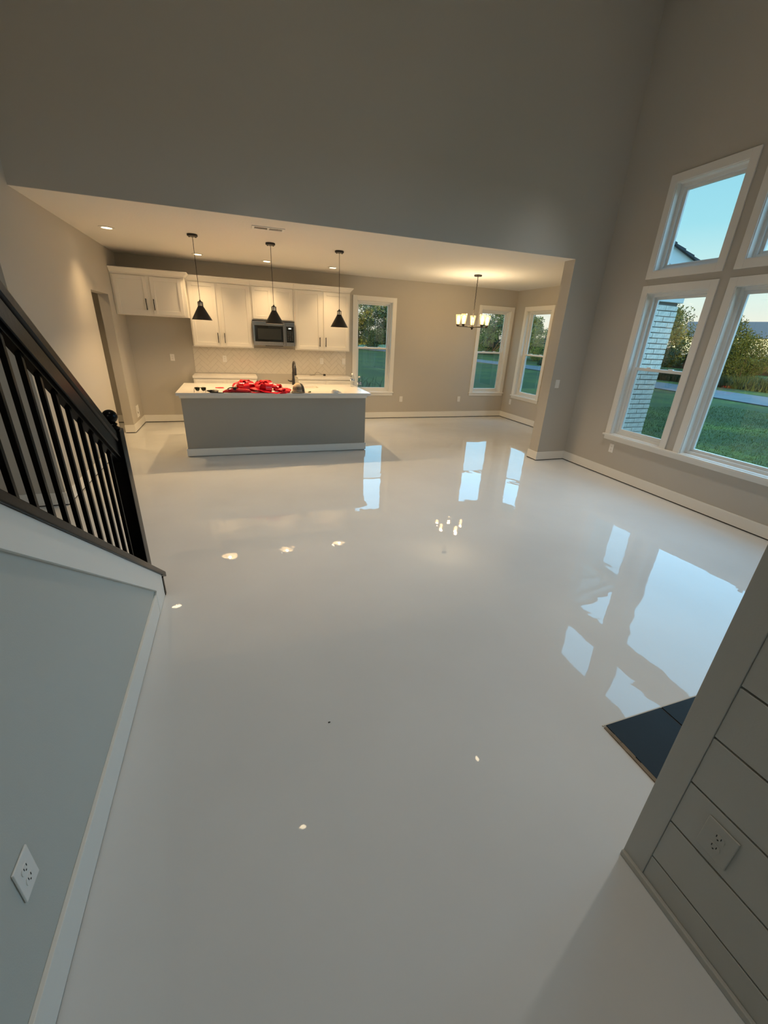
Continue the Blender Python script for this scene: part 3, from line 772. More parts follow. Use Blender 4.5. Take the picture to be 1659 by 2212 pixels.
# water bottles
BOT = glass('bottle_plastic', (.90, .93, .95), 1.8, .05)
def bottle(loc, label):
    b = empty('water_bottle', loc, label, 'bottle', 'water bottles on the island')
    prof = [(.004, .004), (.028, .001), (.032, .008), (.031, .02), (.033, .03), (.0315, .045), (.033, .06), (.0315, .075), (.0335, .085), (.0335, .125), (.032, .132), (.033, .14), (.027, .165), (.016, .182), (.0125, .186), (.0125, .197)]
    MB().lathe(prof, n=24, cap=False).build('bottle_body', BOT, b, smooth=True)
    MB().lathe([(.0338, .088), (.0343, .089), (.0343, .124), (.0338, .125)], n=24, cap=False).build('bottle_label', label_mat(), b, smooth=True)
    MB().lathe([(.0150, .189), (.0152, .191), (.0150, .206), (.012, .208), (.001, .208)], n=20).build('bottle_cap', PLATE, b, smooth=True)
    return b
def label_mat():
    if 'bottle_label' in MATS: return MATS['bottle_label']
    m, t, b = nodes('bottle_label'); b.inputs['Roughness'].default_value = .4
    co = t.nodes.new('ShaderNodeTexCoord'); n = t.nodes.new('ShaderNodeTexNoise'); n.inputs['Scale'].default_value = 38
    r = t.nodes.new('ShaderNodeValToRGB'); r.color_ramp.interpolation = 'CONSTANT'
    r.color_ramp.elements[0].color = (.03, .06, .16, 1); r.color_ramp.elements[1].position = .52; r.color_ramp.elements[1].color = (.55, .62, .7, 1)
    t.links.new(co.outputs['Object'], n.inputs[0]); t.links.new(n.outputs[0], r.inputs[0]); t.links.new(r.outputs[0], b.inputs['Base Color'])
    MATS['bottle_label'] = m; return m
bottle((1.783, 6.80, ZT), 'clear water bottle with navy label at the back corner of the island')
bottle((1.771, 6.33, ZT), 'clear water bottle with white and navy label nearer the front corner')
# charger on the right worktop
ch = empty('phone_charger', (1.66, 8.55, .9145), 'small black charger block with a thin cable on the right worktop', 'charger')
B(-.022, .022, -.018, .018, 0, .032).build('block', BLACKM, ch, bevel=.003)
MB().tube([(-.02, .0, .02), (-.06, .01, .03), (-.12, .03, .062), (-.16, .03, .058), (-.2, .0, .02), (-.26, -.02, .004), (-.30, .0, .004), (-.24, .03, .004), (-.18, .02, .004)], .0028, 8).build('cable', mat('grey_cable', (.12, .11, .10), .5), ch, smooth=True)

# ------------------------------------------------------------------ outlets and switches
def plate(name, loc, rz, label, cat, kind='outlet', w=.072, h=.118, m=None, gang=1, group='wall plates'):
    """Built facing -Y, base point on the wall; rz turns it."""
    m = m or PLATE
    p = empty(name, loc, label, cat, group, rz)
    b = B(-w/2, w/2, -.006, -.0005, -h/2, h/2).build('face_plate', m, p, bevel=.0022)
    for g_ in range(gang):
        cx = (g_-(gang-1)/2)*.046
        if kind == 'outlet':
            for s in (1, -1):
                r = MB().prism([(cx+.0165*math.cos(t)*1.0, s*.0195+max(-.0125, min(.0125, .0165*math.sin(t)))) for t in [2*PI*k/16 for k in range(16)]], 'y', -.0078, -.005).build('receptacle', m, p)
                for dx in (-.0062, .0062): B(cx+dx-.0011, cx+dx+.0011, -.0084, -.0075, s*.0195+.0005, s*.0195+.0085).build('slot', SLOT, r)
                MB().prism([(cx+.0024*math.cos(t), s*.0195-.006+.0024*math.sin(t)) for t in [2*PI*k/8 for k in range(8)]], 'y', -.0084, -.0075).build('slot', SLOT, r)
        else:
            B(cx-.0165, cx+.0165, -.0085, -.005, -.033, .033).build('rocker', m, p, bevel=.0015)
    return p
R_, L_ = PI/2, -PI/2      # facing -X (on right walls) / facing +X (on left walls)
plate('wall_outlet', (3.438, YB, .418), 0, 'white outlet low on the back wall right of the kitchen window', 'outlet')
plate('wall_outlet', (4.896, YB, .416), 0, 'white outlet low on the back wall just left of the corner window', 'outlet')
plate('wall_outlet', (XD, 8.461, .398), R_+PI, 'white outlet low in the dining corner under the side window', 'outlet')
plate('light_switch', (4.494, YH, 1.168), 0, 'white switch on the grey pier at hand height', 'switch', 'switch')
plate('wall_outlet', (XR, 4.294, .403), R_+PI, 'white outlet under the sill of the tall windows', 'outlet')
plate('wall_outlet', (-1.095, YB, 1.169), 0, 'white outlet in the empty fridge alcove', 'outlet')
plate('wall_outlet', (-.198, YB-.0095, 1.169), 0, 'white outlet on the herringbone tiles left of the range gap', 'outlet')
plate('wall_outlet', (1.653, YB-.0095, 1.175), 0, 'white outlet on the herringbone tiles above the charger', 'outlet')
plate('light_switch', (2.112, YB-.0095, 1.180), 0, 'white switch at the right edge of the herringbone tiles', 'switch', 'switch')
plate('wall_outlet', (XS-.015, .822, .431), L_+PI, 'white outlet on the grey stair wall in the foreground', 'outlet')
SHIPP = mat('painted_plate', (.44, .43, .39), .5)
plate('wall_outlet', (XF+.0035, .338, .416), R_+PI, 'outlet painted grey like the shiplap boards around it', 'outlet', m=SHIPP, w=.083, h=.122)
plate('light_switch', (XL, 4.722, 1.171), L_+PI, 'white double switch on the left wall behind the balusters', 'switch', 'switch', w=.118, h=.122, gang=2)
wb = empty('water_supply_box', (XL, 8.345, .285), 'white framed supply box low inside the fridge alcove', 'utility box')
mb = MB(); frame4(mb, 'x', 0.0005, .008, -.095, .095, -.1, .1, .016); mb.build('frame', PLATE, wb, bevel=.002)
B(.0005, .003, -.079, .079, -.084, .084).build('back_panel', PLATE, wb)
MB().lathe([(.010, 0), (.010, .03)], (.004, 0, -.04), 10).build('valve', STEEL, wb)
bt = tag(blob(.012, .022, .016, 21, .4, flat=False).build('tape_patch', mat('blue_tape', (.012, .02, .16), .5), loc=(XL+.010, 4.668, 1.038)), 'crumpled bit of blue painter tape below the double switch', 'tape')

# ------------------------------------------------------------------ ceiling vent
cv = empty('ceiling_vent', (.472, 5.598, HC), 'white two-part ceiling air register in front of the pendants', 'vent')
mb = MB()
mb.box(-.178, .178, -.072, -.045, -.008, -.0005); mb.box(-.178, .178, .045, .072, -.008, -.0005)
for x0, x1 in ((-.178, -.150), (-.010, .010), (.150, .178)): mb.box(x0, x1, -.045, .045, -.008, -.0005)
mb.build('frame', TRIM, cv, bevel=.001)
B(-.150, .150, -.045, .045, -.0018, -.0006).build('duct_shadow', SLOT, cv)
for s, t in ((-1, .45), (1, -.45)):
    for k in range(10):
        x = s*.08 - .063 + k*.014
        MB().prism([(x-.0012, -.0075), (x+.0012, -.0075), (x+.0012+.005*t, -.0018), (x-.0012+.005*t, -.0018)], 'y', -.044, .044).build('louver', TRIM, cv)

# ------------------------------------------------------------------ lamps
def point(name, loc, energy, color, r, parent=None, spot=None, blend=.6):
    l = bpy.data.lights.new(name, 'SPOT' if spot else 'POINT'); l.energy = energy; l.color = color; l.shadow_soft_size = r
    if spot: l.spot_size = math.radians(spot); l.spot_blend = blend
    o = bpy.data.objects.new(name, l); COL.objects.link(o); o.location = loc
    if parent: o.parent = parent
    return o
WARM = (1, .67, .33); WARM2 = (1, .89, .75)
P_DOWN, P_PEND, P_CHAND, P_HIGH, P_FILL = 62, 42, 8, 255, 45
LENS_W = emis('warm_lens', (1, .80, .50), 14)
def downlight(x, y, z, label, power, group, spot=105, color=WARM):
    d = empty('recessed_light', (x, y, z), label, 'recessed light', group)
    MB().lathe([(.056, -.0005), (.086, -.0005), (.088, -.004), (.080, -.0075), (.060, -.010), (.056, -.006), (.056, -.0005)], n=32, cap=False).build('trim_ring', TRIM, d, smooth=True)
    MB().lathe([(.0555, -.0035), (.0555, -.0015)], n=28).build('lens', LENS_W, d)
    point('lamp', (0, 0, -.02), power, color, .05, d, spot, 1.0)
    return d
KG = 'recessed lights in the kitchen ceiling'
downlight(-1.331, 6.633, HC, 'recessed ceiling light nearest the left wall', P_DOWN, KG)
downlight(-.423, 8.068, HC, 'recessed ceiling light behind the left pendant', P_DOWN, KG)
downlight(.626, 8.075, HC, 'recessed ceiling light behind the middle pendant', P_DOWN, KG)
downlight(1.735, 8.06, HC, 'recessed ceiling light behind the right pendant', P_DOWN, KG)
downlight(XL-.65, 7.6, HC, 'assumed recessed ceiling light inside the pantry doorway', 60, 'pantry light')  # lamp itself unseen, assumed from the warm glow in the pantry
GG = 'recessed lights in the high ceiling'
for x, y, lb in ((.36, 4.05, 'recessed light in the high ceiling, mirrored left of centre in the floor'), (3.72, 4.22, 'recessed light in the high ceiling, mirrored right of centre in the floor'),
                 (.36, 1.5, 'unseen recessed light added in the high ceiling over the entry'), (3.72, 1.5, 'unseen recessed light added in the high ceiling above the hearth')):
    downlight(x, y, HG, lb, P_HIGH*(1 if y > 3 else 1.0 if x > 2 else .55), GG, 50 if y > 3 else 85, WARM2)  # the two nearer ones are unseen, added to light the foreground
# unseen globe lamp added behind the camera as fill for the header wall
ef = empty('fill_globe', (-1.3, -1.4, 3.4), 'frosted globe fill lamp added unseen behind the camera', 'pendant light')
MB().lathe([(.06, 2.08), (.06, 2.1)], n=20).build('canopy', BLACKM, ef); MB().tube([(0, 0, 2.08), (0, 0, .1)], .006, 8).build('rod', BLACKM, ef)
MB().lathe([(max(.001, .1*math.sin(PI*i/12)), -.1*math.cos(PI*i/12)) for i in range(13)], n=20).build('globe', emis('globe_glow', (1, .86, .66), .6), ef, smooth=True)
point('lamp', (0, 0, -.16), P_FILL, (1, .84, .66), .1, ef)

# pendants
WHITEIN = mat('white_enamel', (.85, .83, .78), .4)
def make_pendant(x, label):
    y = 6.456
    p = empty('pendant_light', (x, y, HC), label, 'pendant light', 'pendant lights over the island')
    MB().lathe([(.060, -.0005), (.062, -.004), (.062, -.020), (.056, -.025), (.001, -.025)], n=28).build('canopy', BLACKM, p, smooth=True)
    for s in (-1, 1): MB().lathe([(.006, -.036), (.006, -.024)], (.038*s, 0, 0), 10).build('nut', BLACKM, p)
    MB().tube([(0, 0, -.02), (0, 0, -.735)], .0032, 8).build('cord', BLACKM, p)
    MB().lathe([(.006, -.722), (.012, -.735), (.020, -.742), (.032, -.745), (.032, -.752), (.001, -.752)], n=24).build('cage_top', BLACKM, p, smooth=True)
    for k in range(6):
        a = PI*k/3+.26
        MB().tube([(.030*math.cos(a), .030*math.sin(a), -.748), (.030*math.cos(a), .030*math.sin(a), -.80)], .0042, 8).build('cage_bar', BLACKM, p)
    MB().lathe([(.013, -.752), (.016, -.76), (.016, -.815), (.013, -.82)], n=16).build('socket', WHITEIN, p, smooth=True)
    MB().lathe([(.034, -.793), (.0345, -.800), (.126, -.958), (.128, -.962), (.1265, -.962), (.124, -.957), (.0325, -.8005), (.0325, -.793), (.034, -.793)], n=40, cap=False).build('shade', BLACKM, p, smooth=True)
    MB().lathe([(.0315, -.802), (.1225, -.9575), (.1215, -.9575), (.0305, -.802), (.0315, -.802)], n=40, cap=False).build('shade_liner', WHITEIN, p, smooth=True)
    MB().lathe([(.012, -.815), (.014, -.83), (.029, -.865), (.030, -.88), (.026, -.897), (.014, -.909), (.001, -.911)], n=20).build('bulb', emis('bulb_glow', (1, .82, .52), 9), p, smooth=True)
    point('lamp', (0, 0, -.93), P_PEND, WARM, .018, p)
    return p
make_pendant(-.376, 'black cone pendant over the left end of the island')
make_pendant(.560, 'black cone pendant over the middle of the island')
make_pendant(1.482, 'black cone pendant over the right end of the island')

# chandelier
chd = empty('chandelier', (4.13, 7.23, HC), 'five-arm dark bronze chandelier with glowing glass shades in the dining corner', 'chandelier')
MB().lathe([(.066, -.0005), (.068, -.004), (.068, -.018), (.062, -.024), (.012, -.026), (.001, -.026)], n=28).build('canopy', BRONZE, chd, smooth=True)
k = 0; z = -.026
tw = [(.0018*math.cos(i*1.7), .0018*math.sin(i*1.7), -.02-i*.0135) for i in range(58)]
MB().tube(tw, .0065, 8).build('chain_rod', BRONZE, chd, smooth=True)
MB().lathe([(.006, -.79), (.016, -.80), (.020, -.812), (.040, -.818), (.040, -.838), (.020, -.846), (.016, -.86), (.009, -.872), (.001, -.874)], n=20).build('hub', BRONZE, chd, smooth=True)
SHADE = None
def shade_mat():
    m, t, b = nodes('frosted_seeded_glass'); t.nodes.remove(b)
    tr = t.nodes.new('ShaderNodeBsdfTransparent'); tr.inputs[0].default_value = (1, .93, .80, 1)
    gl = t.nodes.new('ShaderNodeBsdfGlossy'); gl.inputs['Roughness'].default_value = .1
    em = t.nodes.new('ShaderNodeEmission'); em.inputs[0].default_value = (1, .70, .30, 1); em.inputs[1].default_value = .45
    a = t.nodes.new('ShaderNodeMixShader'); a.inputs[0].default_value = .10; ad = t.nodes.new('ShaderNodeAddShader')
    t.links.new(tr.outputs[0], a.inputs[1]); t.links.new(gl.outputs[0], a.inputs[2]); t.links.new(a.outputs[0], ad.inputs[0]); t.links.new(em.outputs[0], ad.inputs[1])
    t.links.new(ad.outputs[0], t.nodes['Material Output'].inputs[0]); return m
SHADE = shade_mat()
rv, fv = Vector((.941, -.339, 0)), Vector((.339, .941, 0))
for i in range(5):
    th = math.radians(9+72*i); d = rv*math.sin(th) + fv*math.cos(th); R = .272; c = d*R
    arm = MB().tube([d*.03+Vector((0, 0, -.828)), d*.15+Vector((0, 0, -.824)), d*(R+.015)+Vector((0, 0, -.822))], .0075, 10).build('arm', BRONZE, chd, smooth=True)
    MB().lathe([(.012, -.822), (.026, -.816), (.027, -.790), (.022, -.786), (.001, -.786)], c, 20).build('cup', BRONZE, arm, smooth=True)
    sh = MB().lathe([(.030, -.786), (.034, -.782), (.054, -.628), (.052, -.628), (.032, -.780), (.030, -.786)], c, 28, cap=False).build('glass_shade', SHADE, arm, smooth=True)
    MB().lathe([(.012, -.785), (.013, -.76), (.026, -.725), (.028, -.705), (.022, -.685), (.010, -.675), (.001, -.674)], c, 18).build('bulb', emis('chandelier_bulb', (1, .80, .48), 9), arm, smooth=True)
    point('lamp', c+Vector((0, 0, -.655)), P_CHAND, (1, .76, .46), .025, chd)

# ------------------------------------------------------------------ outside
GZ = -.30
def grass_mat():
    m, t, b = nodes('lawn'); b.inputs['Roughness'].default_value = .9; b.inputs['Specular IOR Level'].default_value = .1
    co = t.nodes.new('ShaderNodeTexCoord')
    n1 = t.nodes.new('ShaderNodeTexNoise'); n1.inputs['Scale'].default_value = .35; n1.inputs['Detail'].default_value = 4
    n2 = t.nodes.new('ShaderNodeTexNoise'); n2.inputs['Scale'].default_value = 6; n2.inputs['Detail'].default_value = 6; n2.inputs['Roughness'].default_value = .7
    mx = t.nodes.new('ShaderNodeMath'); mx.operation = 'MULTIPLY_ADD'; mx.inputs[1].default_value = .5
    t.links.new(co.outputs['Object'], n1.inputs[0]); t.links.new(co.outputs['Object'], n2.inputs[0])
    t.links.new(n1.outputs[0], mx.inputs[0]); hl = t.nodes.new('ShaderNodeMath'); hl.operation = 'MULTIPLY'; hl.inputs[1].default_value = .5
    t.links.new(n2.outputs[0], hl.inputs[0]); t.links.new(hl.outputs[0], mx.inputs[2])
    r = t.nodes.new('ShaderNodeValToRGB'); E_ = r.color_ramp.elements
    E_[0].position = .3; E_[0].color = (.018, .034, .010, 1); E_[1].position = .68; E_[1].color = (.13, .165, .02, 1)
    q = E_.new(.5); q.color = (.034, .060, .015, 1)
    t.links.new(mx.outputs[0], r.inputs[0]); t.links.new(r.outputs[0], b.inputs['Base Color'])
    return m
LAWN = grass_mat()
lw = tag(B(-150, 200, -120, 240, GZ-.1, GZ).build('lawn_ground', LAWN), kind='structure')
# house footprint block under the floor
structure(MB().prism([(-6, Y0-.1), (XR+.17, Y0-.1), (XR+.17, 5.0), (XD+.16, 5.0), (XD+.16, YB+.2), (-6, YB+.2)], 'z', GZ, -.201).build('wall_foundation', mat('concrete', (.35, .34, .32), .9)))
# country road along the plot
ROADM = mat('pale_asphalt', (.085, .092, .105), .85, var=(2, .12))
cl = [(23.6, -40), (22.4, 0), (22.5, 10), (23.2, 14), (24.0, 20), (24.7, 33), (23.7, 42), (21, 56), (14, 80)]
vs = []; fs = []
for i, p in enumerate(cl):
    a = Vector(cl[max(0, i-1)]); b = Vector(cl[min(len(cl)-1, i+1)]); d = (b-a).normalized(); n_ = Vector((d.y, -d.x))*1.9; p = Vector(p)
    vs += [(p.x-n_.x, p.y-n_.y, GZ+.01), (p.x+n_.x, p.y+n_.y, GZ+.01), (p.x+n_.x, p.y+n_.y, GZ+.04), (p.x-n_.x, p.y-n_.y, GZ+.04)]
for i in range(len(cl)-1):
    for k in range(4): fs.append((4*i+k, 4*i+(k+1) % 4, 4*i+4+(k+1) % 4, 4*i+4+k))
structure(MB().add(vs, fs).build('road', ROADM))

# white brick corner of the dining room outside
BRK = mat('whitewashed_brick', (.82, .76, .70), .85, bump=(35, .7, 4), var=(26, .38))
bw = structure(B(5.066, 6.262, 5.03, YH-.001, GZ, 2.40).build('wall_brick', mat('grey_mortar', (.20, .19, .18), .95)))
random.seed(12)
bl, bhh = .243, .0745
brick_meshes = []
for k in range(6):
    mb = MB(); dx, dz = bl/2-.006, bhh/2-.006
    j = lambda: random.uniform(-.0025, .0025)
    mb.add([(sx_*dx+j(), sy_*.012, sz_*dz+j()) for sx_ in (-1, 1) for sy_ in (-1, 1) for sz_ in (-1, 1)],
           [(0, 1, 3, 2), (4, 6, 7, 5), (0, 4, 5, 1), (2, 3, 7, 6), (0, 2, 6, 4), (1, 5, 7, 3)])
    brick_meshes.append(mb.mesh('brick', BRK))
BX = 6.280
zz = GZ+bhh/2; row = 0
while zz + bhh/2 < 2.36:
    xe = BX; first = row % 2 == 1
    while xe > 5.12:
        L = bl/2 if first else bl; first = False
        xc = xe - L/2
        if xc - L/2 > 5.06: link_mesh('brick', brick_meshes[random.randrange(6)], bw, (xc, 5.03-.009+random.uniform(-.004, .003), zz), (0, 0, 0), (L/bl, 1, 1))
        xe -= L
    row += 1; zz += bhh
# side return of the brick
row = 0; zz = GZ+bhh/2
structure(B(6.262, 6.278, 5.03, YB+.2, GZ, .3).build('wall_brick_side', BRK))
# white frieze, gable boards and roof of the dining wing
FR = mat('white_siding', (.72, .74, .76), .6)
structure(B(5.066, 6.32, 4.985, YH-.002, 2.345, 2.56).build('trim_frieze', FR, bevel=.004))
sl = -.30
gable = structure(empty('wall_gable', (5.066, 5.0, 2.56)))
def gz_(x): return 2.97 + sl*(x-6.0)     # underside of the roof edge
MB().prism([(0, 0), (1.34, 0), (1.34, gz_(6.406)-2.56-.10), (0, gz_(5.066)-2.56-.10)], 'y', .06, .15).build('siding', FR, gable)
MB().prism([(0, gz_(5.066)-2.56-.20), (1.75, gz_(6.816)-2.56-.20), (1.75, gz_(6.816)-2.56), (0, gz_(5.066)-2.56)], 'y', -.01, .03).build('rake_board', FR, gable)
SHG = mat('dark_shingle', (.035, .045, .06), .85, bump=(25, .5, 3))
for k in range(10):
    xa = 5.066 + k*.19; xb = xa + .20
    MB().prism([(xa-5.066, gz_(xa)-2.56), (xb-5.066, gz_(xb)-2.56), (xb-5.066, gz_(xb)-2.56+.038), (xa-5.066, gz_(xa)-2.56+.022)], 'y', -.05, 4.2).build('shingle', SHG, gable)
structure(B(XD+.16, XD+.9, YH, YB+.4, 2.56, 2.70).build('roof_eave', FR))

# trees -------------------------------------------------------------
def leaf_mat(name, col, col2):
    m, t, b = nodes(name); b.inputs['Roughness'].default_value = .7; b.inputs['Specular IOR Level'].default_value = .2
    co = t.nodes.new('ShaderNodeTexCoord'); n = t.nodes.new('ShaderNodeTexNoise'); n.inputs['Scale'].default_value = 1.3; n.inputs['Detail'].default_value = 3
    r = t.nodes.new('ShaderNodeValToRGB'); r.color_ramp.elements[0].position = .35; r.color_ramp.elements[0].color = (*col, 1); r.color_ramp.elements[1].position = .68; r.color_ramp.elements[1].color = (*col2, 1)
    t.links.new(co.outputs['Object'], n.inputs[0]); t.links.new(n.outputs[0], r.inputs[0]); t.links.new(r.outputs[0], b.inputs['Base Color'])
    return m
LEAFS = [leaf_mat('leaf_sunlit_gold', (.035, .06, .018), (.17, .16, .025)), leaf_mat('leaf_dark', (.018, .05, .03), (.05, .095, .04)), leaf_mat('leaf_autumn', (.022, .045, .014), (.065, .085, .022))]  # the first is yellowed: low-sun gold put into the leaf colour
BARK = mat('bark', (.05, .038, .03), .9, bump=(20, .6, 4))
def crown_mesh(seed, H, R, n, leaf, z0, conical=0.0, clumps=26):
    random.seed(seed); mb = MB(); cs = []
    for _ in range(clumps):
        t = random.random(); z = z0 + (H-z0)*t
        prof = math.sin(PI*(.12+.80*t))**.7 if not conical else (1-t)*1.0+.08
        a = random.uniform(0, 2*PI); rr = R*prof*math.sqrt(random.random())*.85
        cs.append((rr*math.cos(a), rr*math.sin(a), z, R*random.uniform(.22, .38)*(1-.5*conical*t)))
    vs = []; fs = []
    for i in range(n):
        c = cs[random.randrange(clumps)]
        d = Vector((random.gauss(0, 1), random.gauss(0, 1), random.gauss(0, .8))).normalized()*c[3]*random.random()**.35
        p = Vector(c[:3])+d
        if p.z < z0*.8: continue
        a = Vector((random.gauss(0, 1), random.gauss(0, 1), random.gauss(0, 1))).normalized(); b = a.orthogonal().normalized()
        s = leaf*random.uniform(.6, 1.3)
        o = len(vs); vs += [p-a*s, p+b*s*.45, p+a*s, p-b*s*.45]; fs.append((o, o+1, o+2, o+3))
    mb.v = [tuple(v) for v in vs]; mb.f = fs
    return mb
KINDS_T = {}
def tree_kind(key, seed, H, R, n, leaf, z0, lm, conical=0.0, clumps=26):
    me = bpy.data.meshes.new('crown'); mb = crown_mesh(seed, H, R, n, leaf, z0, conical, clumps); me.from_pydata(mb.v, [], mb.f); me.materials.append(LEAFS[lm])
    tk = MB(); random.seed(seed)
    tk.tube([(0, 0, -.1), (.05, .02, z0*.6), (.02, -.04, z0+.25*(H-z0)), (0, .03, z0+.6*(H-z0))], [.022*H, .016*H, .011*H, .004*H], 8)
    for k in range(4):
        a = random.uniform(0, 6.28); zb = z0*random.uniform(.6, 1.0)
        tk.tube([(0, 0, zb), (R*.25*math.cos(a), R*.25*math.sin(a), zb+.12*H), (R*.55*math.cos(a), R*.55*math.sin(a), zb+.28*H)], [.010*H, .007*H, .003*H], 6)
    KINDS_T[key] = (me, tk.mesh('trunk', BARK, smooth=True))
tree_kind('round', 31, 6.6, 3.0, 6500, .15, .7, 0, clumps=40)
tree_kind('tall', 32, 8.0, 2.6, 6500, .16, .7, 0, clumps=40)
tree_kind('dark', 33, 6.2, 3.2, 7000, .15, .25, 1, clumps=46)
tree_kind('apple', 34, 4.5, 2.5, 8200, .085, .75, 2, clumps=64)
tree_kind('pine', 35, 8.5, 2.6, 7500, .15, .5, 1, conical=1.0, clumps=60)
TN = {}
def tree(kind, x, y, label, group, sc=1.0, rz=None):
    t = empty('tree', (x, y, GZ), label, 'tree', group, random.uniform(0, 6.28) if rz is None else rz); t.scale = (sc, sc, sc*random.uniform(.94, 1.06))
    c = link_mesh('crown', KINDS_T[kind][0], t); c['kind'] = 'stuff'
    link_mesh('trunk', KINDS_T[kind][1], t)
    return t
random.seed(77)
# wood edge behind the back lawn: alike trees seen as one thicket through the back windows
TG = 'trees of the wood edge beyond the back lawn'
row = [(17.5, 64, 'tall', 1.0), (21.5, 67, 'round', 1.1), (25.5, 71, 'tall', .95), (16, 74, 'tall', 1.2), (30, 62, 'round', 1.05), (34.5, 66, 'tall', .95), (39, 61, 'dark', 1.15), (43.0, 66, 'round', 1.0),
       (15.3, 63.5, 'dark', .6), (19.6, 63, 'dark', .62), (24, 65, 'dark', .62), (37, 60, 'dark', .66), (41.5, 58, 'dark', .62)]
row.sort(key=lambda q: math.atan2(q[0], q[1]))
KN = {'tall': 'tall tree', 'round': 'round-crowned tree', 'dark': 'dark dense tree'}
ORD = 'first second third fourth fifth sixth seventh eighth ninth tenth eleventh twelfth'.split()
cnt = {}
for (x, y, k, s) in row:
    kk = 'low dark bush' if s < .7 else KN[k]
    cnt[kk] = cnt.get(kk, 0) + 1
    tree(k, x, y, '%s, %s from the left at the wood edge behind' % (kk, ORD[cnt[kk]-1]), TG, s)
tree('pine', 37.0, 49.5, 'dark conifer seen through the dining side window', 'conifers', .95)
HG_ = 'trees along the far side of the road'
tree('apple', 31.5, 26.6, 'small spreading tree with visible trunk just right of the brick corner', HG_, 1.12, .4)
tree('apple', 33.4, 22.6, 'leafy tree beyond the road, behind the bar between the tall windows', HG_, .90, 2.0)
tree('apple', 32.6, 20.0, 'leafy tree beyond the road at the left of the wide window', HG_, .66, 4.0)
tree('round', 39.0, 31.5, 'bushy tree beyond the road half hidden by the brick corner', HG_, .74, 1.0)
tree('dark', 36.5, 14.8, 'dark bushy tree beyond the road in front of the far house', HG_, .50, 1.0)
tree('dark', 41.0, 38.5, 'dark bushy tree beyond the road seen through the dining side window', HG_, .85, 3.0)
tree('dark', 34.2, 44.2, 'low dark bush before the conifer in the dining side window', HG_, .55, 5.0)
tree('dark', 38.0, 46.0, 'low dark bush right of the conifer in the dining side window', HG_, .60, 2.0)
tree('dark', 33.2, 46.6, 'low dark bush left of the conifer in the dining side window', HG_, .52, 1.2)
tree('dark', 40.5, 25.8, 'dark bush filling the gap behind the small spreading tree', HG_, .34, 2.5)
tree('dark', 38.2, 20.2, 'dark bush low behind the leafy trees at the wide window', HG_, .42, 0.5)
# far hedge closing the view beyond the road
def hedge(name, x0, y0, x1, y1, w, h, n, label):
    L = math.hypot(x1-x0, y1-y0); o = empty(name, (x0, y0, GZ), label, 'hedge', rz=math.atan2(y1-y0, x1-x0))
    random.seed(41); vs = []; fs = []
    for _ in range(n):
        u = random.random()*L; top = h*(.75+.2*math.sin(u*.9)+.12*math.sin(u*2.3+1))
        p = Vector((u, random.uniform(-w, w)/2, top*random.random()**.6)); a = Vector((random.gauss(0, 1), random.gauss(0, 1), random.gauss(0, 1))).normalized(); b = a.orthogonal().normalized(); q = .22*random.uniform(.6, 1.3)
        k = len(vs); vs += [tuple(p-a*q), tuple(p+b*q*.5), tuple(p+a*q), tuple(p-b*q*.5)]; fs.append((k, k+1, k+2, k+3))
    mb = MB(); mb.v = vs; mb.f = fs; mb2 = mb.build('foliage', LEAFS[1], o); mb2['kind'] = 'stuff'
    B(.3, L-.3, -w*.3, w*.3, 0, h*.5).build('woody_core', BARK, o)
hedge('hedge', 54, 12, 49, 52, 2.4, 2.6, 9000, 'long dark hedge far behind the trees across the road')
# tall weeds along the road bank
random.seed(5)
vs = []; fs = []
def blades(n, xf, yf, h, w):
    for _ in range(n):
        x, y = xf(), yf(); a = random.uniform(0, 6.28); hh = h*random.uniform(.5, 1.2); ww = w*random.uniform(.7, 1.3)
        dx, dy = math.cos(a)*ww, math.sin(a)*ww; lx, ly = random.gauss(0, .35)*hh, random.gauss(0, .35)*hh
        o = len(vs); vs.extend([(x-dx, y-dy, GZ), (x+dx, y+dy, GZ), (x+lx, y+ly, GZ+hh)]); fs.append((o, o+1, o+2))
WEED = leaf_mat('weed_green', (.016, .036, .014), (.036, .058, .02))
blades(15000, lambda: random.uniform(28.2, 33.5), lambda: random.uniform(8, 36), .62, .035)
me = bpy.data.meshes.new('weeds'); me.from_pydata(vs, [], fs); me.materials.append(WEED)
tag(link_mesh('weeds', me), 'tall weeds growing on the bank behind the road', 'weeds', kind='stuff')
vs = []; fs = []
blades(60000, lambda: 6.45+12*random.random()**1.4, lambda: random.uniform(-1.0, 11.5) , .05, .0045)
blades(9000, lambda: random.uniform(XR+.3, 6.5), lambda: random.uniform(-1.0, 4.8), .05, .0045)
GRASSB = leaf_mat('grass_blade', (.030, .058, .014), (.13, .165, .025))
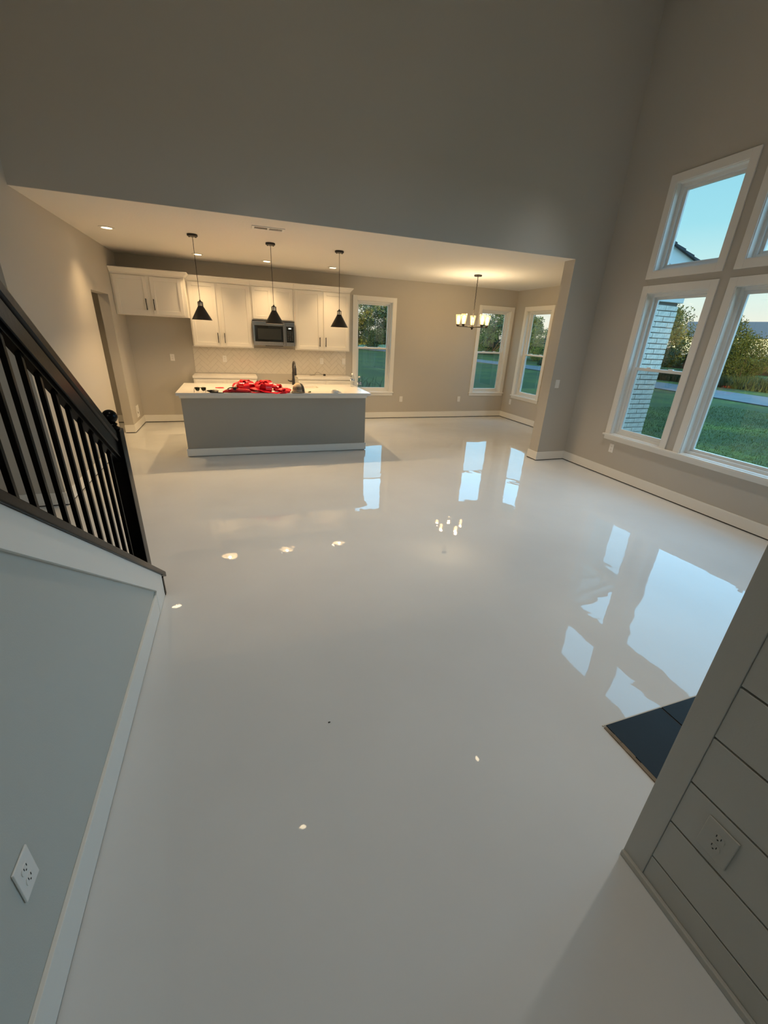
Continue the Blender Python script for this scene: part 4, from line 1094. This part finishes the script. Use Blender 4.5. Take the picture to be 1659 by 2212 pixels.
me = bpy.data.meshes.new('grass'); me.from_pydata(vs, [], fs); me.materials.append(GRASSB)
tag(link_mesh('grass', me), 'short uneven grass on the lawn outside the tall windows', 'grass', kind='stuff')
# dry weed stalks outside the kitchen window
wd = empty('dry_weed', (4.75, 15.6, GZ), 'thin dark weed stalks on the lawn outside the kitchen window', 'weed')
random.seed(8); mb = MB()
for k in range(26):
    a = random.uniform(-.5, .5); x = random.uniform(-.5, .5); h = random.uniform(.25, .6)
    mb.tube([(x, random.uniform(-.2, .2), 0), (x+a*.3*h, 0, h*.6), (x+a*h, random.uniform(-.1, .1), h)], [.008, .006, .004], 4)
st = mb.build('stalks', mat('dry_stalk', (.03, .045, .035), .9), wd); st['kind'] = 'stuff'
# pale leaning marker post at the lawn's far edge
mp = tag(MB().tube([(0, 0, 0), (.75, 0, 2.3)], [.09, .07], 8).build('marker_post', mat('pale_post', (.72, .70, .6), .7), loc=(21.2, 58, GZ)), 'pale leaning marker post before the trees in the kitchen window', 'post')
# far house behind the roadside trees
hs = empty('far_house', (58, 33, GZ), 'distant house with dark roof and pale walls behind the roadside trees', 'house', rz=.25)
B(-4, 4, -9, 9, 0, 3.6).build('walls', mat('pale_blue_siding', (.55, .66, .76), .7), hs)
MB().prism([(-4.6, 3.55), (4.6, 3.55), (0, 5.4)], 'y', -9.6, 9.6).build('roof', mat('far_roof', (.05, .065, .085), .9), hs)
for y in (-6, -2, 2, 6): 
    w_ = B(-4.05, -3.99, y-.6, y+.6, 1.0, 2.3).build('window_frame', TRIM, hs); B(-4.07, -4.04, y-.5, y+.5, 1.1, 2.2).build('pane', BLKGL, w_)
B(-4.05, -3.99, 7.2, 8.2, 0, 2.1).build('door', TRIM, hs)
# small dark debris speck on the coated floor
db = tag(blob(.006, .003, .002, 3).build('debris_speck', SLOT, loc=(.271, 1.381, .0002)), 'tiny dark debris speck on the glossy floor', 'debris')
lt = tag(B(-.012, .012, -.02, .02, 0, .06).build('sill_latch', BLACKM, loc=(XR+.035, 2.245, .588)), 'small black object standing on the white window sill', 'latch')
